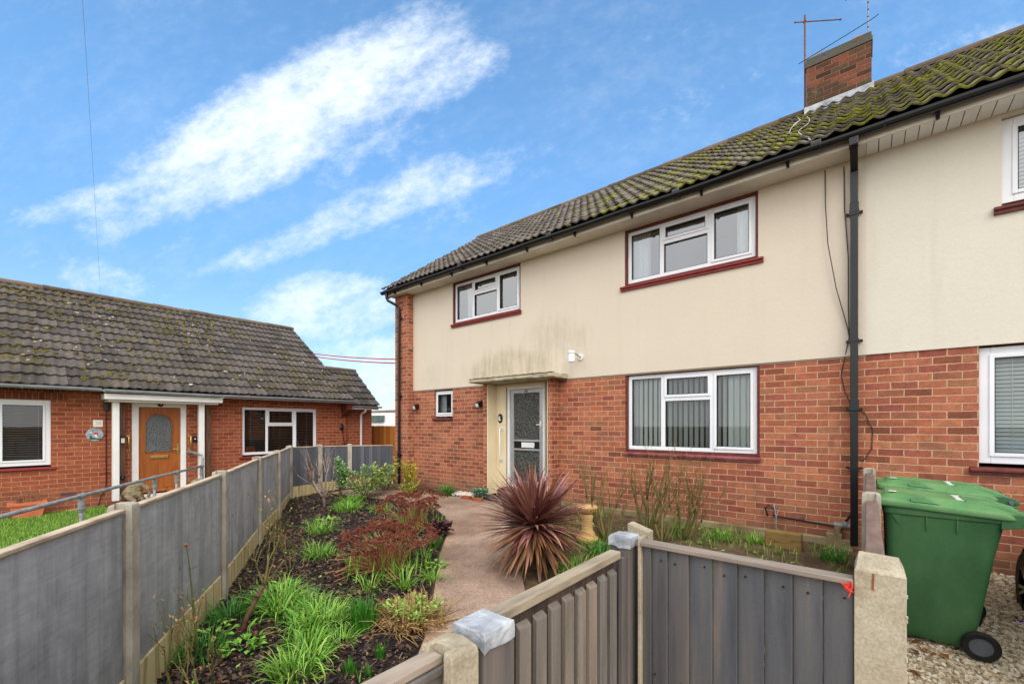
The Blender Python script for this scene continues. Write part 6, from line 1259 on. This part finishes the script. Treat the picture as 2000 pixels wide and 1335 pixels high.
# rusty flower heads
def sedum(SX, SY, nh, ex, ey, lab, seed, zlo=.34, zhi=.54):
    rr = random.Random(seed); t = thing('sedum', (SX, SY, g_(SX, SY)), lab, 'flower clump', 'clumps of rust-brown flower heads')
    st = MB(); hd = MB(); gl_ = MB(); u = Vector((.771, .637, 0)); v = Vector((-.637, .771, 0)); spots = []
    for k in range(nh):
        for _ in range(30):
            a = rr.uniform(0, 6.3); q = rr.random() ** .5; off = u * (q * math.cos(a) * ex) + v * (q * math.sin(a) * ey)
            if all((off - o).length > .075 for o in spots): break
        spots.append(off); q = math.hypot(off.dot(u) / ex, off.dot(v) / ey)
        bx, by = SX + off.x * .30, SY + off.y * .30; tx, ty = SX + off.x, SY + off.y; zt = g_(tx, ty) + rr.uniform(zlo, zhi) * (1 - .28 * q * q)
        p0, p2 = Vector((bx, by, g_(bx, by))), Vector((tx, ty, zt)); p1 = p0.lerp(p2, .5) + Vector((-off.x * .14, -off.y * .14, .04)); st.cr = rr.random() * .98 + .01
        for w_ in range(rr.choice((1, 2, 2))):
            j_ = Vector((rr.uniform(-.04, .04), rr.uniform(-.04, .04), 0)) * w_; st.tube([p0 + j_, p0.lerp(p1, .6) + j_, p1 + j_ * .6, p1.lerp(p2, .55) + Vector((0, 0, .01)), p2], [.0055, .005, .005, .0045, .0035], 5)
        rad = rr.uniform(.050, .098); nx, ny = off.x * .35 + rr.uniform(-.15, .15), off.y * .35 + rr.uniform(-.15, .15)
        for j in range(int(26 + rad * 420)):
            s_ = rr.random() ** .5 * rad; b_ = rr.uniform(0, 6.3); x, y = s_ * math.cos(b_), s_ * math.sin(b_) * .9
            hd.cr = rr.random() * .98 + .01; hd.blob(p2 + Vector((x, y, .042 * (1 - (s_ / rad) ** 2) + rr.uniform(-.006, .004) - nx * x - ny * y)), (rr.uniform(.009, .016),) * 2 + (.008,), .3, rr, 5, 3)
        for j in range(7): b_ = rr.uniform(0, 6.3); st.tube([p2 - Vector((0, 0, .06)), p2 + Vector((math.cos(b_) * rad * .7, math.sin(b_) * rad * .7, -.002))], .0022, 4)
    for k in range(int(nh * .8)):
        a = rr.uniform(3.0, 6.2); p0 = Vector((SX + .15 * math.cos(a), SY + .15 * math.sin(a), g_(SX, SY) + .02)); l = rr.uniform(.25, .55); st.cr = rr.random() * .98 + .01
        st.tube([p0, p0 + Vector((math.cos(a) * l * .5, math.sin(a) * l * .5, .12 * rr.random())), p0 + Vector((math.cos(a + .25) * l, math.sin(a + .25) * l, rr.uniform(.0, .14)))], .005, 5)
    for k in range(nh * 5):
        a = rr.uniform(0, 6.3); q = rr.random() ** .5 * ex * .9; gl_.cr = rr.random() * .98 + .01; x, y = SX + q * math.cos(a), SY + q * math.sin(a); gl_.blade((x, y, g_(x, y)), rr.uniform(0, 6.3), rr.uniform(.14, .32), .010, R(rr.uniform(55, 90)), R(rr.uniform(10, 90)), 4)
    st.build('stalks', m_stalk, t); hd.build('flower_heads', m_rusthead, t); gl_.build('young_leaves', m_grass, t)
m_stalk = M('reddish_stalk', [(146, 88, 56), (188, 130, 90)], 8, rough=.7, rnd=[(116, 68, 44), (164, 104, 68), (196, 142, 104), (150, 120, 72)]); m_rusthead = M('rust_flower_head', [(76, 32, 22), (126, 62, 40)], 12, rough=.95, rnd=[(60, 30, 26), (92, 44, 34), (118, 60, 44), (140, 78, 54)])
sedum(-4.25, 2.90, 46, .56, .55, 'broad front clump of rust-brown flat flower heads on reddish stalks', 52)
sedum(-5.40, 4.12, 36, .52, .66, 'rear clump of rust-brown flower heads reaching to the path bend', 53, .38, .58)
# leafless shrubs
def branch(mb, p, d, ln, r, depth, rr, tips, spread=.6, up=.25, kink=.12, n=4, gen=0):
    pts = [Vector(p)]; rad = [r]; d = Vector(d).normalized()
    for k in range(n):
        d = (d + Vector((rr.uniform(-kink, kink), rr.uniform(-kink, kink), rr.uniform(-kink, kink) + up * .12))).normalized(); pts.append(pts[-1] + d * ln / n); rad.append(r * (1 - .45 * (k + 1) / n))
    mb.cr = rr.random() * .98 + .01; mb.tube(pts, rad, 6 if r > .006 else 4)
    if depth <= 0: tips.append((pts[-1], d)); return
    m = rr.choice((2, 2, 3))
    for k in range(m):
        i = n if k == 0 else rr.randint(max(1, n - 2), n); a = rr.uniform(0, 6.3); sd_ = d.cross(Vector((math.cos(a), math.sin(a), .3)))
        if sd_.length < .01: continue
        nd = (d + sd_.normalized() * rr.uniform(.4, 1.) * spread + Vector((0, 0, up))).normalized(); branch(mb, pts[i], nd, ln * rr.uniform(.55, .85), rad[i] * .8, depth - 1, rr, tips, spread, up, kink, n, gen + 1)
def thorns(mb, tips, rr, n=2):
    for p, d in tips:
        for k in range(n): q = p - d * rr.uniform(0, .08); a = rr.uniform(0, 6.3); mb.tube([q, q + Vector((math.cos(a) * .014, math.sin(a) * .014, .006))], [.002, .0006], 4)
def buds(mb, tips, rr, frac, s=.007):
    for p, d in tips:
        if rr.random() < frac: mb.cr = rr.random() * .98 + .01; mb.leaf(p, (d.x + rr.uniform(-.5, .5), d.y + rr.uniform(-.5, .5), d.z + .2), rr.uniform(2, 5) * s, 2 * s)
m_bud = M('rose_bud_leaf', [(150, 140, 70), (180, 110, 80)], 20, rough=.7, rnd=[(128, 140, 60), (168, 164, 92), (186, 120, 92), (150, 80, 60)])
def rose(x, y, lab, stems, seed, mat=m_stem, group='leafless roses in the left bed', bloom=None, budf=.7, cat='rose', name='rose_bush'):
    rr = random.Random(seed); z = g_(x, y); t = thing(name, (x, y, z), lab, cat, group); b = MB(); tips = []
    for (dx, dy, dz, ln, r, dep, sp) in (stems if name == 'rose_bush' else [(q[0] + ox, q[1] + ox, q[2], q[3] * f_, q[4] * f_, q[5], q[6]) for ox, f_ in ((0, 1.08), (.22, .9)) for q in stems]): branch(b, (x + dx * .09, y + dy * .09, z - .02), (dx, dy, dz), ln, r, dep, rr, tips, sp)
    thorns(b, tips, rr); b.build('stems', mat, t, smooth=True); b = MB(); buds(b, tips, rr, budf)
    if b.v: b.build('leaf_buds', m_bud, t)
    return t, tips
# thick old rose in the left bed
X, Y = -3.96, 1.30; z = g_(X, Y); t = thing('rose_bush', (X, Y, z), 'tallest old rose with a thick brown trunk in the left bed', 'rose', 'leafless roses in the left bed'); rr = random.Random(61)
tr = [Vector((X, Y, z - .02)), Vector((X - .02, Y + .06, z + .12)), Vector((X + .0, Y + .13, z + .26)), Vector((X + .01, Y + .17, z + .33))]; b = MB(); b.tube(tr, [.022, .019, .017, .018], 9); b.blob(tr[2], (.026, .026, .02), .3, rr, 8, 5); b.build('trunk', m_bark_s, t, smooth=True)
b = MB(); tips = []
for d, ln, r, dep in (((.10, .20, 1), .26, .013, 4), ((-.45, -.1, .9), .24, .009, 3), ((.5, .45, .8), .28, .009, 3), ((-.1, .5, .9), .24, .008, 3)): branch(b, tr[-1], d, ln, r, dep, rr, tips, .75, .22)
thorns(b, tips, rr); b.build('stems', m_stem, t, smooth=True); b = MB(); buds(b, tips, rr, .8, .008); b.build('leaf_buds', m_bud, t)
# slim rose with a faded bloom against the fence
X, Y = -3.82, .95; z = g_(X, Y); t = thing('rose_bush', (X, Y, z), 'slim rose carrying one faded peach bloom against the grey fence', 'rose', 'leafless roses in the left bed'); b = MB(); tips = []; rr = random.Random(62)
bl = Vector((X - .13, Y - .02, z + .78)); b.tube([(X, Y, z - .02), (X + .01, Y + .01, z + .14), (X - .02, Y, z + .34), (X - .09, Y, z + .52), (X - .09, Y - .01, z + .66), bl], [.011, .009, .007, .0055, .0045, .003], 7)
for p, d, ln, r, dep in (((X, Y, z + .12), (-.8, -.3, .7), .16, .006, 2), ((X, Y, z + .2), (.7, .1, .9), .14, .005, 2), ((X - .02, Y, z + .34), (-1, 0, .45), .12, .005, 1), ((X - .09, Y, z + .62), (.6, .2, .3), .05, .003, 0), ((X, Y, z + .05), (.5, -.5, .8), .16, .005, 2)): branch(b, p, d, ln, r, dep, rr, tips, .6, .2)
thorns(b, tips, rr); b.build('stems', m_stem, t, smooth=True); b = MB(); buds(b, tips, rr, .9, .008); b.build('leaf_buds', m_bud, t); b = MB()
for k in range(22): a = rr.uniform(0, 6.3); b.leaf(bl, (math.cos(a), math.sin(a), rr.uniform(.4, 2.)), rr.uniform(.02, .034), .018, fold=.6)
b.build('bloom', M('faded_bloom', [(206, 138, 70), (226, 172, 110)], 20, rough=.7), t)
rose(-3.12, .80, 'low foreground rose with thick cut stems at the bottom of the photo', [(-.35, .1, 1, .22, .012, 3, .7), (.3, .3, 1, .20, .013, 3, .8), (-.1, -.2, 1, .26, .009, 3, .6), (.6, -.1, .7, .18, .009, 2, .8)], 63, budf=.9)
rose(-3.42, .74, 'spindly foreground rose nearest the concrete fence post', [(-.3, -.1, 1, .26, .009, 2, .5), (.1, .2, 1, .24, .008, 3, .6)], 64, budf=.9)
rose(-5.15, 2.2, 'tangled pale rose halfway along the grey fence', [(-.2, .1, 1, .24, .009, 3, .7), (.3, .1, 1, .26, .008, 3, .7), (0, -.3, 1, .22, .008, 3, .7)], 65, budf=.9)
# bare shrub by the far fence
X, Y = -7.82, 3.95; z = g_(X, Y); t = thing('bare_shrub', (X, Y, z), 'bare grey twiggy shrub with brown seed heads before the far fence panels', 'shrub'); b = MB(); tips = []; rr = random.Random(66)
b.tube([(X, Y, z - .02), (X + .01, Y, z + .14), (X - .02, Y, z + .26)], [.032, .028, .024], 8)
for d, ln, r, dep in (((-.7, -.3, 1), .44, .015, 3), ((.15, .1, 1.2), .50, .016, 3), ((.7, .4, 1), .46, .014, 3), ((-.2, .4, 1), .42, .013, 3), ((.35, -.2, 1), .48, .013, 3), ((-.95, -.2, .7), .42, .011, 2), ((.9, .6, .8), .40, .011, 2), ((-.5, -.6, 1), .40, .011, 2)): branch(b, (X - .01, Y, z + .20), d, ln * .92, r * 1.25, dep, rr, tips, .6, .3, .14)
b.build('stems', m_twig, t, smooth=True); m_seed = M('brown_seed_head', [(96, 52, 34), (134, 82, 56)], 14, rough=.9, rnd=[(76, 42, 30), (110, 62, 40), (150, 96, 62)])
for p, d in rr.sample(tips, min(40, len(tips))):
    if p.z < z + .80:
        b = MB()
        for k in range(14): b.cr = rr.random() * .98 + .01; b.leaf(p + Vector((rr.uniform(-.08, .08), rr.uniform(-.08, .08), rr.uniform(-.02, .03))), (rr.uniform(-1, 1), rr.uniform(-1, 1), rr.uniform(-.5, .6)), .045, .03)
        b.build('seed_head', m_seed, t)
pass
# pruned stems under the window
for k, (x, y, lab, stems) in enumerate(((-2.62, 5.12, 'leaning pruned shrub just right of the bird bath', [(-.55, .0, 1, .55, .024, 2, .4), (-.9, -.1, 1, .42, .016, 2, .5), (.1, .2, 1, .42, .016, 2, .4), (-.3, .3, 1, .40, .014, 2, .5), (-.5, .2, .9, .5, .018, 1, .4), (-.2, -.2, 1, .5, .016, 2, .4)]),
        (-2.28, 5.62, 'tallest pruned shrub under the left of the ground floor window', [(0, 0, 1, .46, .025, 3, .5), (.3, 0, 1, .52, .021, 3, .4), (-.4, 0, 1, .44, .017, 2, .5), (.12, .2, 1, .48, .018, 3, .4), (-.15, -.1, 1, .5, .015, 2, .4)]),
        (-2.02, 5.45, 'bushy pruned shrub in front of the tallest one under the window', [(-.2, 0, 1, .44, .018, 3, .6), (.25, .1, 1, .42, .016, 3, .6), (0, .2, 1, .46, .015, 3, .5)]),
        (-1.86, 5.72, 'slender pruned shrub right of the tallest one under the window', [(.35, 0, 1, .42, .022, 3, .35), (.22, .1, 1, .46, .019, 3, .35), (.0, 0, 1, .40, .016, 2, .4), (.5, -.1, 1, .36, .014, 2, .4)]))):
    rose(x, y, lab, stems, 70 + k, M('mossy_pruned_stem', [(84, 82, 42), (126, 112, 66)], 16, 5, rough=.85, bump=.3, rnd=[(78, 84, 40), (112, 102, 56), (140, 112, 74)]), 'pruned shrubs under the window', budf=.25, cat='shrub', name='pruned_shrub')
# sandstone bird bath
X, Y = -2.83, 4.98; z = g_(X, Y) + .0; t = thing('bird_bath', (X, Y, z), 'sandstone pedestal bird bath half hidden behind the red spiky plant', 'bird bath')
b = MB(); b.lathe((X, Y, z), [(.0, 0), (.14, 0), (.145, .05), (.11, .07), (.10, .11), (.075, .15), (.07, .27), (.085, .33), (.07, .36)], 18); b.build('pedestal', m_sand, t, smooth=True)
b = MB(); b.lathe((X, Y, z), [(.07, .355), (.10, .38), (.125, .42), (.128, .455), (.11, .46), (.095, .43), (.0, .41)], 24)
for k in range(20): a = R(18 * k); b.blob((X + .122 * math.cos(a), Y + .122 * math.sin(a), z + .44), (.022, .022, .022), .1, random, 6, 4)
b.build('basin', m_sand, t, smooth=True)
b = MB(); b.box((-.95, 5.98, .22), (-.58, 6.12, .42)); tag(b.build('timber_block', M('mossy_timber', [(96, 72, 40), (142, 112, 66), (120, 112, 60)], 6, 5, stretch=(1, 5, 5), rough=.9, bump=.4), None, bevel=.012, loc=(-.77, 6.05, .22)), 'mossy brown timber block lying at the foot of the brick wall', 'timber')
# leafy plants by the corner
def leafy(x, y, r, h, n, lab, rnd, ln=(.05, .09), seed=0, name='leafy_shrub', cat='shrub', stems=9, upright=.3, wd=.6, group=None):
    rr = random.Random(seed); z = g_(x, y); t = thing(name, (x, y, z), lab, cat, group); s = MB(); f = MB(); n = int(n * 2.6); per = n // stems
    for k in range(stems):
        a = 6.283 * k / stems + rr.uniform(-.4, .4); q = rr.random() ** .6 * r; hh = h * rr.uniform(.6, 1.05); p0 = Vector((x + .1 * q * math.cos(a), y + .1 * q * math.sin(a), z)); p2 = Vector((x + q * math.cos(a), y + q * math.sin(a), z + hh)); p1 = p0.lerp(p2, .5) + Vector((q * .15 * math.cos(a), q * .15 * math.sin(a), 0)); s.cr = rr.random() * .9 + .05; s.tube([p0, p1, p2], [.007, .006, .004], 5)
        for j in range(per):
            tt = rr.uniform(.25, 1.02); c = p0.lerp(p1, tt * 2) if tt < .5 else p1.lerp(p2, tt * 2 - 1); a2 = rr.uniform(0, 6.3); f.cr = rr.random() * .98 + .01
            d = Vector((math.cos(a2), math.sin(a2), rr.uniform(-.3, .9) * (1 + upright))); c2 = c + d.normalized() * rr.uniform(.0, .05); l = rr.uniform(*ln); f.leaf(c2, d, l, l * wd, fold=rr.uniform(.05, .35))
    s.build('stems', m_stem, t); f.build('leaves', M(name + '_leaf', [rnd[0], rnd[-1]], 6, rough=.5, rnd=rnd, spec=.4), t); return t
leafy(-8.0, 5.0, .56, .66, 420, 'leafy pale green shrub in front of the far dark fence panel', [(78, 120, 52), (120, 160, 78), (160, 190, 108), (190, 190, 110)], seed=81, stems=13)
leafy(-8.7, 4.75, .32, .78, 280, 'fresh green shrub before the second fence post from the house', [(86, 130, 66), (130, 176, 104), (170, 204, 140)], seed=82, stems=8)
leafy(-8.35, 5.62, .36, .70, 260, 'greenish yellow leafy shrub touching the corner drainpipe', [(90, 130, 56), (150, 176, 84), (200, 180, 90)], seed=83, stems=9)
leafy(-7.95, 6.0, .20, .72, 330, 'bright yellow-leaved shrub against the brick corner', [(120, 132, 20), (180, 180, 30), (216, 204, 48), (226, 216, 90)], ln=(.04, .075), seed=84, stems=9, upright=1.2, wd=.3, name='yellow_shrub')
leafy(-7.35, 5.55, .26, .34, 160, 'small yellow-tipped plant below the yellow shrub', [(110, 130, 40), (190, 180, 50), (150, 160, 70)], ln=(.03, .06), seed=85, stems=8, name='yellow_shrub')
leafy(-4.62, 4.02, .17, .20, 150, 'purple-leaved heuchera at the path edge', [(50, 26, 34), (84, 50, 58), (120, 84, 90)], ln=(.05, .08), seed=86, stems=12, wd=.9, name='heuchera', cat='plant')
leafy(-5.80, 6.06, .17, .20, 240, 'bluish green cushion plant on the bricks left of the black step', [(52, 96, 70), (96, 144, 112), (150, 190, 160)], ln=(.03, .06), seed=87, stems=14, wd=.8, name='cushion_plant', cat='plant')
leafy(-2.95, 2.25, .24, .20, 170, 'green leafy growth inside the straw-coloured dead clump', [(90, 140, 40), (130, 176, 66), (170, 196, 96)], ln=(.03, .06), seed=88, stems=12, wd=.45, name='leafy_perennial', cat='plant')
for k, (x, lab) in enumerate(((-5.72, 'loose red brick edging nearest the black step'), (-6.05, 'loose red brick edging beside the white pebbles'))):
    b = MB(); b.obox((x, 5.90 + .02 * k, g_(x, 5.9) + .04), (.105, .01, 0), (-.005, .05, 0), (0, 0, .034)); tag(b.build('loose_brick', plain_brick('loose_brick_red', (140, 66, 44), (176, 98, 66)), None, bevel=.005, loc=(x, 5.9, g_(x, 5.9))), lab, 'brick', 'loose bricks by the step')
# straw-coloured dead clump by the path
X, Y = -2.95, 2.28; z = g_(X, Y); rr = random.Random(91); t = thing('dead_perennial', (X, Y, z), 'straw-brown heap of dead stems spilling on to the path', 'plant'); b = MB()
for k in range(330):
    a = rr.uniform(0, 6.3); q = rr.random() ** .5 * .26; p0 = Vector((X + q * math.cos(a), Y + q * math.sin(a), z + rr.uniform(0, .05))); a2 = a + rr.uniform(-1, 1); l = rr.uniform(.08, .26); e = rr.uniform(.0, 1.3); b.cr = rr.random() * .98 + .01
    b.tube([p0, p0 + Vector((math.cos(a2) * l * .5 * math.cos(e), math.sin(a2) * l * .5 * math.cos(e), l * .5 * math.sin(e) + .02)), p0 + Vector((math.cos(a2 + .3) * l * math.cos(e), math.sin(a2 + .3) * l * math.cos(e), max(0, l * math.sin(e) - .02)))], [.0035, .003, .002], 4)
    if k % 2: b.leaf(p0 + Vector((0, 0, l * .4)), (math.cos(a2), math.sin(a2), rr.uniform(-.5, .5)), .05, .02)
for k in range(24): a = rr.uniform(0, 6.3); q = rr.random() * .2; b.cr = .9; p0 = Vector((X + q * math.cos(a), Y + q * math.sin(a), z)); b.tube([p0, p0 + Vector((rr.uniform(-.03, .03), rr.uniform(-.03, .03), rr.uniform(.18, .30)))], .005, 5)
b.build('dead_stems', M('straw_stem', [(130, 98, 60), (190, 156, 104)], 9, rough=.85, rnd=[(84, 58, 38), (132, 98, 60), (178, 144, 92), (206, 176, 120)]), t)
